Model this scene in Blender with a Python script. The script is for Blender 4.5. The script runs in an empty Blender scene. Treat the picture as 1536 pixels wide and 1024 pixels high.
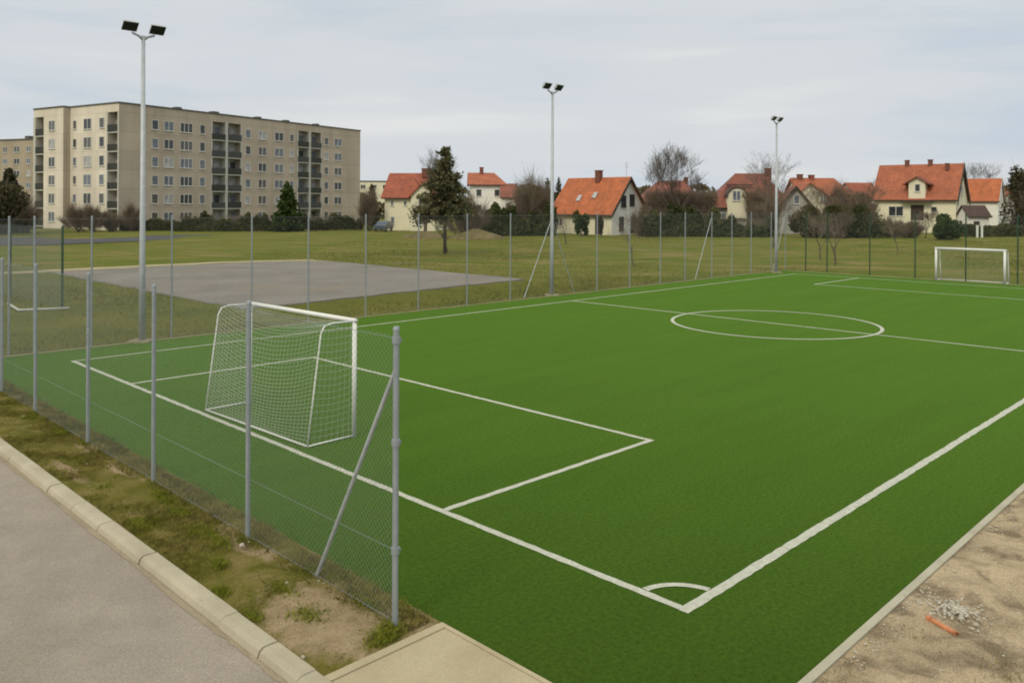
import bpy, math, random
import numpy as np
from mathutils import Vector, Matrix

random.seed(7)
R = math.radians
sc = bpy.context.scene
COL = sc.collection

# ------------------------------------------------------------------ camera model
F, HOR, ROLL, YAW, CX, CY, CH = 1241.5, 307.6, 0.00454, 0.78229, 1.7411, 8.2003, 4.0


def P(px, py, z=0.0):
    x, y = px - 768, py - HOR
    x, y = x * math.cos(ROLL) + y * math.sin(ROLL), -x * math.sin(ROLL) + y * math.cos(ROLL)
    Y = F * (CH - z) / y
    return Vector((x * Y / F, Y, z))


def hz(px):
    return HOR + (px - 768) * math.tan(ROLL)


def atd(px, Y, z=0.0):
    return Vector(((px - 768) * Y / F, Y, z))


def zat(px, py, Y):
    return CH - (py - hz(px)) * Y / F


SY, CYW = math.sin(YAW), math.cos(YAW)
PITCH_ROT = math.atan2(CYW, SY)          # local x = v (along the touchline), local y = u (along the goal line)


def W(v, u, z=0.0):                       # pitch frame -> world
    return Vector((CX - u * CYW + v * SY, CY + u * SY + v * CYW, z))


def on_line(px, p0, d):                   # distance along p0 + s d that is seen in picture column px
    k = (px - 768) / F
    return (p0.x - k * p0.y) / (k * d.y - d.x)


cam = bpy.data.cameras.new('camera')
co = bpy.data.objects.new('camera', cam)
COL.objects.link(co)
cam.sensor_width = 36
cam.lens = 36 * F / 1536
cam.shift_y = -(512 - HOR) / 1536
cam.clip_end = 4000
cam.clip_start = 0.1
co.matrix_world = Matrix.Translation((0, 0, CH)) @ Matrix.Rotation(R(90), 4, 'X') @ Matrix.Rotation(ROLL, 4, 'Z')
sc.camera = co

# ------------------------------------------------------------------ materials


def ramp(nt, fac, stops):
    r = nt.nodes.new('ShaderNodeValToRGB')
    els = r.color_ramp.elements
    while len(els) < len(stops):
        els.new(0.5)
    for e, (p, c) in zip(els, stops):
        e.position = p
        e.color = (*c, 1)
    nt.links.new(fac, r.inputs[0])
    return r.outputs[0]


def noise(nt, vec, scale, detail=4, rough=0.6, dist=0.0):
    n = nt.nodes.new('ShaderNodeTexNoise')
    n.inputs['Scale'].default_value = scale
    n.inputs['Detail'].default_value = detail
    n.inputs['Roughness'].default_value = rough
    n.inputs['Distortion'].default_value = dist
    nt.links.new(vec, n.inputs['Vector'])
    return n.outputs['Fac']


def mixc(nt, fac, a, b, mode='MIX'):
    m = nt.nodes.new('ShaderNodeMix')
    m.data_type = 'RGBA'
    m.blend_type = mode
    for s, v in ((m.inputs[0], fac), (m.inputs[6], a), (m.inputs[7], b)):
        if isinstance(v, (int, float)):
            s.default_value = v
        elif isinstance(v, tuple):
            s.default_value = (*v, 1)
        else:
            nt.links.new(v, s)
    return m.outputs[2]


def base_mat(name, rough=0.8, metal=0.0):
    m = bpy.data.materials.new(name)
    m.use_nodes = True
    nt = m.node_tree
    b = nt.nodes['Principled BSDF']
    b.inputs['Roughness'].default_value = rough
    b.inputs['Metallic'].default_value = metal
    tc = nt.nodes.new('ShaderNodeTexCoord')
    return m, nt, b, tc.outputs['Object']


def bump(nt, b, h, strength=0.3, dist=0.02):
    bn = nt.nodes.new('ShaderNodeBump')
    bn.inputs['Strength'].default_value = strength
    bn.inputs['Distance'].default_value = dist
    nt.links.new(h, bn.inputs['Height'])
    nt.links.new(bn.outputs[0], b.inputs['Normal'])


def dif(c, k):
    return tuple(min(1, max(0, x * k)) for x in c)


def mat(name, c, rough=0.8, metal=0.0, var=0.18, scale=3.0, bmp=0.0, bscale=40, detail=5):
    """plain colour broken by two scales of noise"""
    m, nt, b, v = base_mat(name, rough, metal)
    n1 = noise(nt, v, scale, detail)
    col = ramp(nt, n1, [(0.25, dif(c, 1 - var)), (0.5, c), (0.75, dif(c, 1 + var))])
    nt.links.new(col, b.inputs['Base Color'])
    if bmp:
        bump(nt, b, noise(nt, v, bscale, 3), bmp)
    return m


M = {}
M['galv'] = mat('galvanised_steel', (0.40, 0.43, 0.45), 0.5, 0.2, 0.12, 6)
M['post'] = mat('weathered_zinc', (0.30, 0.335, 0.36), 0.45, 0.35, 0.14, 6)
M['mesh'] = mat('chain_link_wire', (0.25, 0.28, 0.275), 0.6, 0.2, 0.1, 3)
M['green_steel'] = mat('green_painted_steel', (0.015, 0.055, 0.025), 0.6, 0.0, 0.15, 4)
M['white_paint'] = mat('white_goal_paint', (0.72, 0.73, 0.70), 0.45, 0.0, 0.06, 5)
M['net'] = mat('white_net_twine', (0.50, 0.53, 0.49), 0.9, 0, 0.1, 3)
M['lamp_dark'] = mat('floodlight_lens', (0.025, 0.028, 0.026), 0.35, 0, 0.2, 8)
M['lamp_grey'] = mat('floodlight_housing', (0.42, 0.44, 0.45), 0.5, 0.2, 0.1, 8)
M['frame'] = mat('window_frame_white', (0.62, 0.61, 0.57), 0.5, 0, 0.08, 6)
M['dark_wood'] = mat('dark_brown_wood', (0.05, 0.035, 0.025), 0.7, 0, 0.3, 5)
M['rail_dark'] = mat('balcony_rail_dark', (0.03, 0.033, 0.026), 0.7, 0, 0.35, 1.2)
M['rail_grey'] = mat('balcony_rail_grey', (0.055, 0.058, 0.055), 0.7, 0, 0.35, 1.2)
M['concrete_light'] = mat('pale_concrete', (0.48, 0.47, 0.42), 0.8, 0, 0.1, 2)
M['roof_felt'] = mat('roof_felt', (0.10, 0.095, 0.085), 0.9, 0, 0.2, 2)
M['cream'] = mat('cream_render', (0.72, 0.67, 0.51), 0.85, 0, 0.08, 0.6, 0.1)
M['yellow_cream'] = mat('yellow_cream_render', (0.76, 0.71, 0.53), 0.85, 0, 0.07, 0.6, 0.1)
M['cream_white'] = mat('off_white_render', (0.79, 0.77, 0.73), 0.85, 0, 0.08, 0.6, 0.1)
M['grey_render'] = mat('grey_render', (0.42, 0.41, 0.38), 0.85, 0, 0.12, 0.6, 0.1)
M['chimney'] = mat('chimney_brick', (0.17, 0.065, 0.04), 0.85, 0, 0.25, 6)
M['bark'] = mat('grey_brown_bark', (0.085, 0.068, 0.052), 0.9, 0, 0.3, 4)
M['twig'] = mat('bare_twigs', (0.12, 0.103, 0.088), 0.9, 0, 0.25, 0.8)
M['twig_brown'] = mat('brown_twigs', (0.19, 0.145, 0.105), 0.9, 0, 0.3, 0.5)


def glass(name, c, rough=0.12):
    m, nt, b, v = base_mat(name, rough)
    col = ramp(nt, noise(nt, v, 1.7, 2), [(0.3, dif(c, 0.55)), (0.7, dif(c, 1.4))])
    nt.links.new(col, b.inputs['Base Color'])
    return m


M['pane_a'] = glass('window_pane_dark', (0.045, 0.05, 0.055))
M['pane_b'] = glass('window_pane_blue', (0.14, 0.16, 0.19))
M['pane_d'] = glass('window_pane_grey', (0.10, 0.10, 0.095))
M['pane_c'] = glass('window_pane_curtain', (0.36, 0.36, 0.36), 0.25)
PANES = ['pane_a', 'pane_a', 'pane_d', 'pane_b', 'pane_b', 'pane_c', 'pane_d']


def leaf_mat(name, dark, light, scale=0.9, rough=0.7, transl=0.25):
    m, nt, b, v = base_mat(name, rough)
    n = noise(nt, v, scale, 3)
    n2 = noise(nt, v, scale * 9, 2)
    c1 = ramp(nt, n, [(0.35, dark), (0.65, light)])
    c2 = ramp(nt, n2, [(0.35, (0.6, 0.6, 0.6)), (0.65, (1.3, 1.3, 1.25))])
    nt.links.new(mixc(nt, 1.0, c1, c2, 'MULTIPLY'), b.inputs['Base Color'])
    b.inputs['Specular IOR Level'].default_value = 0.1
    tr = nt.nodes.new('ShaderNodeBsdfTranslucent')
    mx_ = nt.nodes.new('ShaderNodeMixShader')
    mx_.inputs[0].default_value = transl
    src = b.inputs['Base Color'].links[0].from_socket
    nt.links.new(src, tr.inputs[0])
    nt.links.new(b.outputs[0], mx_.inputs[1])
    nt.links.new(tr.outputs[0], mx_.inputs[2])
    nt.links.new(mx_.outputs[0], nt.nodes['Material Output'].inputs[0])
    return m


M['conifer'] = leaf_mat('conifer_needles', (0.085, 0.085, 0.045), (0.17, 0.16, 0.085), 0.5)
M['evergreen'] = leaf_mat('evergreen_leaves', (0.032, 0.055, 0.016), (0.075, 0.11, 0.03), 0.8)
M['hedge'] = leaf_mat('hedge_leaves', (0.06, 0.068, 0.026), (0.125, 0.125, 0.055), 0.35)
M['hedge_green'] = leaf_mat('green_hedge_leaves', (0.055, 0.07, 0.026), (0.11, 0.125, 0.05), 0.35)
M['thicket'] = leaf_mat('thicket_leaves', (0.11, 0.088, 0.05), (0.19, 0.155, 0.09), 0.3)
M['dark_tree'] = leaf_mat('dark_tree_leaves', (0.05, 0.052, 0.026), (0.10, 0.095, 0.048), 0.4)
M['straw'] = leaf_mat('dry_straw', (0.15, 0.125, 0.06), (0.24, 0.20, 0.105), 0.8, 0.9)
M['blade'] = leaf_mat('verge_grass_blades', (0.17, 0.175, 0.03), (0.32, 0.27, 0.09), 1.3, 0.8, 0.45)
M['blade_green'] = leaf_mat('verge_weed_blades', (0.18, 0.22, 0.025), (0.30, 0.32, 0.05), 2.5, 0.8, 0.45)


def tile_mat(name, c, rows=3.0):
    m, nt, b, v = base_mat(name, 0.8)
    sep = nt.nodes.new('ShaderNodeSeparateXYZ')
    nt.links.new(v, sep.inputs[0])
    cmb = nt.nodes.new('ShaderNodeCombineXYZ')
    nt.links.new(sep.outputs[0], cmb.inputs[0])
    nt.links.new(sep.outputs[2], cmb.inputs[1])
    br = nt.nodes.new('ShaderNodeTexBrick')
    br.inputs['Scale'].default_value = 1.0
    br.inputs['Brick Width'].default_value = 0.28
    br.inputs['Row Height'].default_value = 0.27
    br.inputs['Mortar Size'].default_value = 0.022
    br.inputs['Color1'].default_value = (*dif(c, 0.85), 1)
    br.inputs['Color2'].default_value = (*dif(c, 1.15), 1)
    br.inputs['Mortar'].default_value = (*dif(c, 0.45), 1)
    nt.links.new(cmb.outputs[0], br.inputs['Vector'])
    st = ramp(nt, noise(nt, v, 0.7, 5), [(0.3, (0.72, 0.74, 0.78)), (0.7, (1.15, 1.12, 1.1))])
    nt.links.new(mixc(nt, 1.0, br.outputs['Color'], st, 'MULTIPLY'), b.inputs['Base Color'])
    bump(nt, b, br.outputs['Fac'], -0.4, 0.03)
    return m


M['tile_orange'] = tile_mat('orange_roof_tiles', (0.46, 0.135, 0.048))
M['tile_red'] = tile_mat('red_roof_tiles', (0.34, 0.09, 0.045))
M['tile_terra'] = tile_mat('terracotta_roof_tiles', (0.39, 0.12, 0.058))
M['tile_brown'] = tile_mat('brown_red_roof_tiles', (0.25, 0.085, 0.055))
M['tile_dark'] = tile_mat('dark_brown_roof_tiles', (0.085, 0.05, 0.04))


def panel_mat(name, c, bw, bh, seam=0.8, off=(0, 0, 0)):
    """prefabricated wall panels: seams, weather stains"""
    m, nt, b, v = base_mat(name, 0.9)
    mp = nt.nodes.new('ShaderNodeMapping')
    mp.inputs['Location'].default_value = off
    nt.links.new(v, mp.inputs[0])
    sep = nt.nodes.new('ShaderNodeSeparateXYZ')
    nt.links.new(mp.outputs[0], sep.inputs[0])
    add = nt.nodes.new('ShaderNodeMath')
    nt.links.new(sep.outputs[0], add.inputs[0])
    nt.links.new(sep.outputs[1], add.inputs[1])
    cmb = nt.nodes.new('ShaderNodeCombineXYZ')
    nt.links.new(add.outputs[0], cmb.inputs[0])
    nt.links.new(sep.outputs[2], cmb.inputs[1])
    br = nt.nodes.new('ShaderNodeTexBrick')
    br.offset = 0
    br.inputs['Scale'].default_value = 1.0
    br.inputs['Brick Width'].default_value = bw
    br.inputs['Row Height'].default_value = bh
    br.inputs['Mortar Size'].default_value = 0.05
    br.inputs['Color1'].default_value = (*dif(c, 0.94), 1)
    br.inputs['Color2'].default_value = (*dif(c, 1.05), 1)
    br.inputs['Mortar'].default_value = (*dif(c, seam), 1)
    nt.links.new(cmb.outputs[0], br.inputs['Vector'])
    mp2 = nt.nodes.new('ShaderNodeMapping')
    mp2.inputs['Scale'].default_value = (1, 1, 0.25)
    nt.links.new(v, mp2.inputs[0])
    st = ramp(nt, noise(nt, mp2.outputs[0], 0.35, 6), [(0.3, (0.84, 0.82, 0.80)), (0.7, (1.1, 1.1, 1.1))])
    g = ramp(nt, noise(nt, v, 9, 3), [(0.3, (0.88, 0.88, 0.88)), (0.7, (1.1, 1.1, 1.1))])
    col = mixc(nt, 1.0, mixc(nt, 1.0, br.outputs['Color'], st, 'MULTIPLY'), g, 'MULTIPLY')
    nt.links.new(col, b.inputs['Base Color'])
    return m


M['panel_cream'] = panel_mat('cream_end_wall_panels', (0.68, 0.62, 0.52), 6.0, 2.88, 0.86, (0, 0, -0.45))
M['panel'] = panel_mat('concrete_wall_panels', (0.475, 0.405, 0.325), 6.0, 2.88, 0.8, (0, 0, -0.45))
M['panel_far'] = panel_mat('distant_wall_panels', (0.38, 0.32, 0.24), 6.0, 2.8)

# ---- ground materials


def ground_mat(name, stops, scale, fine, rough=0.95, bmp=0.5, bscale=60, stretch=None, patch=None):
    m, nt, b, v = base_mat(name, rough)
    vv = v
    if stretch:
        mp = nt.nodes.new('ShaderNodeMapping')
        mp.inputs['Rotation'].default_value = (0, 0, stretch[1])
        mp.inputs['Scale'].default_value = stretch[0]
        nt.links.new(v, mp.inputs[0])
        vv = mp.outputs[0]
    col = ramp(nt, noise(nt, vv, scale, 6, 0.62, 0.3), stops)
    if patch:
        pf = ramp(nt, noise(nt, vv, patch[0], 5, 0.6, 0.5), [(patch[2], (0, 0, 0)), (patch[3], (1, 1, 1))])
        col = mixc(nt, pf, col, patch[1])
    f = ramp(nt, noise(nt, v, fine[0], 3, 0.7), [(0.3, (1 - fine[1],) * 3), (0.7, (1 + fine[1],) * 3)])
    nt.links.new(mixc(nt, 1.0, col, f, 'MULTIPLY'), b.inputs['Base Color'])
    b.inputs['Specular IOR Level'].default_value = 0.06
    if bmp:
        bump(nt, b, noise(nt, v, bscale, 4, 0.7), bmp, 0.03)
    return m, nt, b


def meadow_mat():
    m, nt, b, v = base_mat('meadow_grass', 0.95)
    b.inputs['Specular IOR Level'].default_value = 0.05
    mp = nt.nodes.new('ShaderNodeMapping')
    mp.inputs['Rotation'].default_value = (0, 0, 0.35)
    mp.inputs['Scale'].default_value = (1.0, 2.6, 1)
    nt.links.new(v, mp.inputs[0])
    n1 = noise(nt, mp.outputs[0], 0.16, 6, 0.62, 0.3)
    n2 = noise(nt, v, 0.30, 6, 0.65, 0.3)
    # mown strip beside the pitch stays green; the rough meadow further off is partly dry straw
    near = ramp(nt, n2, [(0.3, (0.070, 0.085, 0.010)), (0.5, (0.100, 0.108, 0.015)), (0.7, (0.140, 0.130, 0.026))])
    far = ramp(nt, n1, [(0.3, (0.078, 0.102, 0.012)), (0.47, (0.112, 0.130, 0.017)), (0.56, (0.145, 0.140, 0.034)), (0.64, (0.215, 0.17, 0.07)), (0.74, (0.17, 0.125, 0.06))])
    sep = nt.nodes.new('ShaderNodeSeparateXYZ')
    nt.links.new(v, sep.inputs[0])
    ad = nt.nodes.new('ShaderNodeMath')
    ad.operation = 'MULTIPLY_ADD'
    nt.links.new(n2, ad.inputs[0])
    ad.inputs[1].default_value = 22.0
    nt.links.new(sep.outputs[1], ad.inputs[2])
    mr = nt.nodes.new('ShaderNodeMapRange')
    mr.inputs['From Min'].default_value = 51.0
    mr.inputs['From Max'].default_value = 62.0
    nt.links.new(ad.outputs[0], mr.inputs['Value'])
    col = mixc(nt, mr.outputs[0], near, far)
    f = ramp(nt, noise(nt, v, 7, 4, 0.75), [(0.3, (0.6,) * 3), (0.7, (1.4,) * 3)])
    nt.links.new(mixc(nt, 1.0, col, f, 'MULTIPLY'), b.inputs['Base Color'])
    bump(nt, b, noise(nt, v, 12, 4, 0.7), 0.9, 0.03)
    return m


M['meadow'] = meadow_mat()


def turf_mat():
    m, nt, b, v = base_mat('artificial_turf', 0.9)
    b.inputs['Specular IOR Level'].default_value = 0.04
    c1 = ramp(nt, noise(nt, v, 0.45, 6, 0.65, 0.4), [(0.3, (0.0060, 0.0085, 0.0012)), (0.52, (0.0090, 0.0115, 0.0017)), (0.72, (0.0130, 0.0150, 0.0024))])
    mp = nt.nodes.new('ShaderNodeMapping')
    mp.inputs['Scale'].default_value = (0.12, 1.3, 1)          # brushing runs along the pitch
    nt.links.new(v, mp.inputs[0])
    c2 = ramp(nt, noise(nt, mp.outputs[0], 1.0, 4, 0.6), [(0.3, (0.945,) * 3), (0.7, (1.055,) * 3)])
    c3 = ramp(nt, noise(nt, v, 19, 6, 0.85), [(0.3, (0.35,) * 3), (0.7, (1.8,) * 3)])
    col = mixc(nt, 1.0, mixc(nt, 1.0, c1, c2, 'MULTIPLY'), c3, 'MULTIPLY')
    nt.links.new(col, b.inputs['Base Color'])
    tint = mixc(nt, 1.0, mixc(nt, 1.0, (0.395, 0.85, 0.085), c2, 'MULTIPLY'), ramp(nt, noise(nt, v, 19, 6, 0.85), [(0.3, (0.58,) * 3), (0.7, (1.3,) * 3)]), 'MULTIPLY')
    nt.links.new(tint, b.inputs['Sheen Tint'])
    b.inputs['Sheen Weight'].default_value = 0.345
    b.inputs['Sheen Roughness'].default_value = 0.6
    bump(nt, b, noise(nt, v, 70, 3, 0.7), 0.10, 0.02)
    return m


M['turf'] = turf_mat()
M['line'] = mat('white_line_paint', (0.47, 0.48, 0.40), 0.9, 0, 0.22, 14, 0.6, 120)
M['gravel_ground'], _, _ = ground_mat('gravel_field', [(0.3, (0.165, 0.155, 0.14)), (0.7, (0.235, 0.22, 0.20))], 0.3, (9, 0.3), 0.95, 0.4, 30, None, (0.25, (0.22, 0.19, 0.155), 0.52, 0.7))
M['sand_edge'], _, _ = ground_mat('sandy_edge', [(0.3, (0.30, 0.26, 0.16)), (0.7, (0.42, 0.37, 0.24))], 0.8, (10, 0.2))
M['asphalt'], _, _ = ground_mat('old_asphalt', [(0.3, (0.25, 0.218, 0.182)), (0.7, (0.34, 0.295, 0.25))], 0.7, (75, 0.30), 0.9, 0.35, 160, None, (0.9, (0.24, 0.21, 0.17), 0.5, 0.8))
M['road_far'], _, _ = ground_mat('distant_asphalt', [(0.3, (0.075, 0.078, 0.085)), (0.7, (0.10, 0.10, 0.11))], 0.3, (20, 0.1))
M['kerb'], _, _ = ground_mat('kerb_concrete', [(0.3, (0.34, 0.305, 0.225)), (0.7, (0.45, 0.405, 0.305))], 1.6, (90, 0.16), 0.9, 0.25, 120)
M['slab'], _, _ = ground_mat('concrete_slab', [(0.3, (0.36, 0.305, 0.20)), (0.7, (0.44, 0.38, 0.255))], 1.3, (110, 0.2), 0.9, 0.3, 140)
M['edge'], _, _ = ground_mat('turf_edging_concrete', [(0.3, (0.34, 0.32, 0.245)), (0.7, (0.43, 0.41, 0.32))], 2.0, (80, 0.15), 0.9, 0.2, 120)
M['edge_far'], _, _ = ground_mat('weathered_edging', [(0.3, (0.22, 0.20, 0.12)), (0.7, (0.33, 0.30, 0.20))], 0.8, (20, 0.15))
M['dirt'], _, _ = ground_mat('bare_dirt', [(0.3, (0.22, 0.165, 0.10)), (0.5, (0.30, 0.225, 0.145)), (0.7, (0.37, 0.285, 0.19))], 1.8, (70, 0.3), 0.95, 0.8, 45)


def verge_mat():
    m, nt, b, v = base_mat('verge_soil_and_grass', 0.95)
    b.inputs['Specular IOR Level'].default_value = 0.05
    g = ramp(nt, noise(nt, v, 2.3, 6, 0.65, 0.4), [(0.32, (0.085, 0.085, 0.014)), (0.5, (0.15, 0.135, 0.032)), (0.62, (0.20, 0.16, 0.06)), (0.75, (0.27, 0.20, 0.10))])
    d = ramp(nt, noise(nt, v, 3.1, 6, 0.65, 0.3), [(0.3, (0.20, 0.15, 0.085)), (0.5, (0.31, 0.235, 0.14)), (0.7, (0.38, 0.295, 0.185))])
    # trodden bare patches: by the end post, and thinly along the fence foot
    mask = None
    for (cv, cu, rv, ru) in ((-2.72, 2.35, 0.62, 0.95), (-2.1, 1.75, 0.3, 0.35), (-2.36, 4.6, 0.16, 1.0), (-2.36, 9.0, 0.14, 1.6), (-2.95, 8.7, 0.12, 0.8)):
        mp = nt.nodes.new('ShaderNodeMapping')
        mp.vector_type = 'TEXTURE'
        mp.inputs['Location'].default_value = (cv, cu, 0)
        mp.inputs['Scale'].default_value = (rv, ru, 50)
        nt.links.new(v, mp.inputs[0])
        ln = nt.nodes.new('ShaderNodeVectorMath')
        ln.operation = 'LENGTH'
        nt.links.new(mp.outputs[0], ln.inputs[0])
        if mask is None:
            mask = ln.outputs['Value']
        else:
            mn = nt.nodes.new('ShaderNodeMath')
            mn.operation = 'MINIMUM'
            nt.links.new(mask, mn.inputs[0])
            nt.links.new(ln.outputs['Value'], mn.inputs[1])
            mask = mn.outputs[0]
    ad = nt.nodes.new('ShaderNodeMath')
    ad.operation = 'MULTIPLY_ADD'
    nt.links.new(noise(nt, v, 4.5, 6, 0.7, 0.3), ad.inputs[0])
    ad.inputs[1].default_value = 1.7
    nt.links.new(mask, ad.inputs[2])
    mr = nt.nodes.new('ShaderNodeMapRange')
    mr.inputs['From Min'].default_value = 1.45
    mr.inputs['From Max'].default_value = 1.85
    mr.inputs['To Min'].default_value = 1.0
    mr.inputs['To Max'].default_value = 0.0
    nt.links.new(ad.outputs[0], mr.inputs['Value'])
    col = mixc(nt, mr.outputs[0], g, d)
    f = ramp(nt, noise(nt, v, 55, 3, 0.7), [(0.3, (0.68,) * 3), (0.7, (1.3,) * 3)])
    nt.links.new(mixc(nt, 1.0, col, f, 'MULTIPLY'), b.inputs['Base Color'])
    bump(nt, b, noise(nt, v, 40, 4, 0.7), 0.9, 0.03)
    return m


M['verge'] = verge_mat()
M['sand'], _, _ = ground_mat('sandy_ground', [(0.28, (0.24, 0.19, 0.12)), (0.42, (0.36, 0.285, 0.185)), (0.55, (0.44, 0.35, 0.23)), (0.72, (0.52, 0.42, 0.28))],
                             0.9, (55, 0.35), 0.95, 0.8, 40, None, (2.6, (0.205, 0.16, 0.105), 0.46, 0.64))
M['pebble'] = mat('pale_rubble', (0.42, 0.39, 0.32), 0.9, 0, 0.3, 30, 0.3, 200)
M['orange_plastic'] = mat('orange_plastic', (0.46, 0.17, 0.07), 0.5, 0, 0.2, 8)
M['car_paint'] = mat('dark_blue_car_paint', (0.06, 0.08, 0.115), 0.3, 0.2, 0.05, 3)
M['rubber'] = mat('rubber', (0.02, 0.02, 0.02), 0.9, 0, 0.1, 3)

# ------------------------------------------------------------------ mesh helpers


class MB:
    def __init__(self):
        self.v, self.f = [], []

    def add(self, vs, fs):
        n = len(self.v)
        self.v += [tuple(x) for x in vs]
        self.f += [tuple(n + i for i in q) for q in fs]
        return self

    def box(self, a, b):
        (x0, y0, z0), (x1, y1, z1) = a, b
        return self.add([(x0, y0, z0), (x1, y0, z0), (x1, y1, z0), (x0, y1, z0), (x0, y0, z1), (x1, y0, z1), (x1, y1, z1), (x0, y1, z1)],
                        [(0, 3, 2, 1), (4, 5, 6, 7), (0, 1, 5, 4), (1, 2, 6, 5), (2, 3, 7, 6), (3, 0, 4, 7)])

    def tube(self, pts, rad, n=8, cap=True):
        pts = [Vector(p) for p in pts]
        if not hasattr(rad, '__len__'):
            rad = [rad] * len(pts)
        rings = []
        ref = None
        for i, p in enumerate(pts):
            d = (pts[min(i + 1, len(pts) - 1)] - pts[max(i - 1, 0)]).normalized()
            if ref is None:
                ref = Vector((0, 0, 1)) if abs(d.z) < 0.9 else Vector((1, 0, 0))
            a = (ref - d * ref.dot(d)).normalized()
            ref = a
            c = d.cross(a)
            rings.append([p + (a * math.cos(t) + c * math.sin(t)) * rad[i] for t in (2 * math.pi * k / n for k in range(n))])
        vs = [q for r in rings for q in r]
        fs = []
        for i in range(len(pts) - 1):
            for k in range(n):
                fs.append((i * n + k, i * n + (k + 1) % n, (i + 1) * n + (k + 1) % n, (i + 1) * n + k))
        if cap:
            fs.append(tuple(range(n - 1, -1, -1)))
            fs.append(tuple((len(pts) - 1) * n + k for k in range(n)))
        return self.add(vs, fs)

    def prism(self, poly, z0, z1):
        n = len(poly)
        vs = [(p[0], p[1], z0) for p in poly] + [(p[0], p[1], z1) for p in poly]
        fs = [tuple(range(n - 1, -1, -1)), tuple(range(n, 2 * n))] + [(i, (i + 1) % n, n + (i + 1) % n, n + i) for i in range(n)]
        return self.add(vs, fs)

    def mesh(self, name, m, smooth=False):
        me = bpy.data.meshes.new(name)
        me.from_pydata(self.v, [], self.f)
        me.materials.append(m)
        if smooth:
            me.polygons.foreach_set('use_smooth', [True] * len(me.polygons))
        me.update()
        return me

    def build(self, name, m, parent=None, loc=(0, 0, 0), rotz=0, smooth=False):
        return link(name, self.mesh(name, m if not isinstance(m, str) else M[m], smooth), parent, loc, rotz)


def link(name, me, parent=None, loc=(0, 0, 0), rotz=0):
    o = bpy.data.objects.new(name, me)
    COL.objects.link(o)
    o.location = loc
    o.rotation_euler = (0, 0, rotz)
    if parent:
        o.parent = parent
    return o


def tag(o, label, cat, group=None, kind=None):
    if label:
        o['label'] = label
    if cat:
        o['category'] = cat
    if group:
        o['group'] = group
    if kind:
        o['kind'] = kind
    return o


def structure(o):
    o['kind'] = 'structure'
    return o


def empty(name, loc, rotz, label, cat, group=None):
    o = link(name, None, None, loc, rotz)
    o.empty_display_size = 0.3
    return tag(o, label, cat, group)


def np_mesh(name, V, F, m):
    """V (n,3), F (k,c) numpy"""
    me = bpy.data.meshes.new(name)
    V = np.ascontiguousarray(V, dtype=np.float32)
    F = np.ascontiguousarray(F, dtype=np.int32)
    k, c = F.shape
    me.vertices.add(len(V))
    me.vertices.foreach_set('co', V.ravel())
    me.loops.add(k * c)
    me.loops.foreach_set('vertex_index', F.ravel())
    me.polygons.add(k)
    me.polygons.foreach_set('loop_start', np.arange(0, k * c, c, dtype=np.int32))
    me.materials.append(M[m] if isinstance(m, str) else m)
    me.update(calc_edges=True)
    return me


def leaves(name, pts, size, m, rng, stretch=1.6, up=0.0):
    """one leaf-cluster face per point, random orientation"""
    n = len(pts)
    a = rng.normal(size=(n, 3))
    a[:, 2] += up
    a /= np.linalg.norm(a, axis=1)[:, None]
    b = np.cross(a, rng.normal(size=(n, 3)))
    b /= np.linalg.norm(b, axis=1)[:, None]
    s = size * rng.uniform(0.55, 1.35, n)[:, None]
    A, B = a * s * stretch * 0.5, b * s * 0.5
    V = np.stack([pts - A, pts + B - A * 0.1, pts + A, pts - B + A * 0.15], 1).reshape(-1, 3)
    return np_mesh(name, V, np.arange(4 * n).reshape(n, 4), m)


def sticks(name, p0, p1, r0, r1, m):
    """many three-sided twigs"""
    n = len(p0)
    d = p1 - p0
    d = d / (np.linalg.norm(d, axis=1)[:, None] + 1e-9)
    ref = np.where(np.abs(d[:, 2:3]) < 0.9, np.array([[0, 0, 1.0]]), np.array([[1.0, 0, 0]]))
    a = np.cross(d, ref)
    a /= np.linalg.norm(a, axis=1)[:, None]
    c = np.cross(d, a)
    r0 = np.broadcast_to(np.asarray(r0, float), (n,))[:, None]
    r1 = np.broadcast_to(np.asarray(r1, float), (n,))[:, None]
    vs = []
    for p, r in ((p0, r0), (p1, r1)):
        for t in (0, 2.0944, 4.18879):
            vs.append(p + (a * math.cos(t) + c * math.sin(t)) * r)
    V = np.stack(vs, 1).reshape(-1, 3)
    q = np.array([[0, 1, 4, 3], [1, 2, 5, 4], [2, 0, 3, 5]])
    Fc = (np.arange(n)[:, None, None] * 6 + q[None]).reshape(-1, 4)
    return np_mesh(name, V, Fc, m)


# ------------------------------------------------------------------ ground and pitch
LOCP = (CX, CY, 0)


def pit(mb, name, m, smooth=False):       # mesh written in the pitch frame (x = v, y = u)
    return structure(mb.build(name, m, None, LOCP, PITCH_ROT, smooth))


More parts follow.
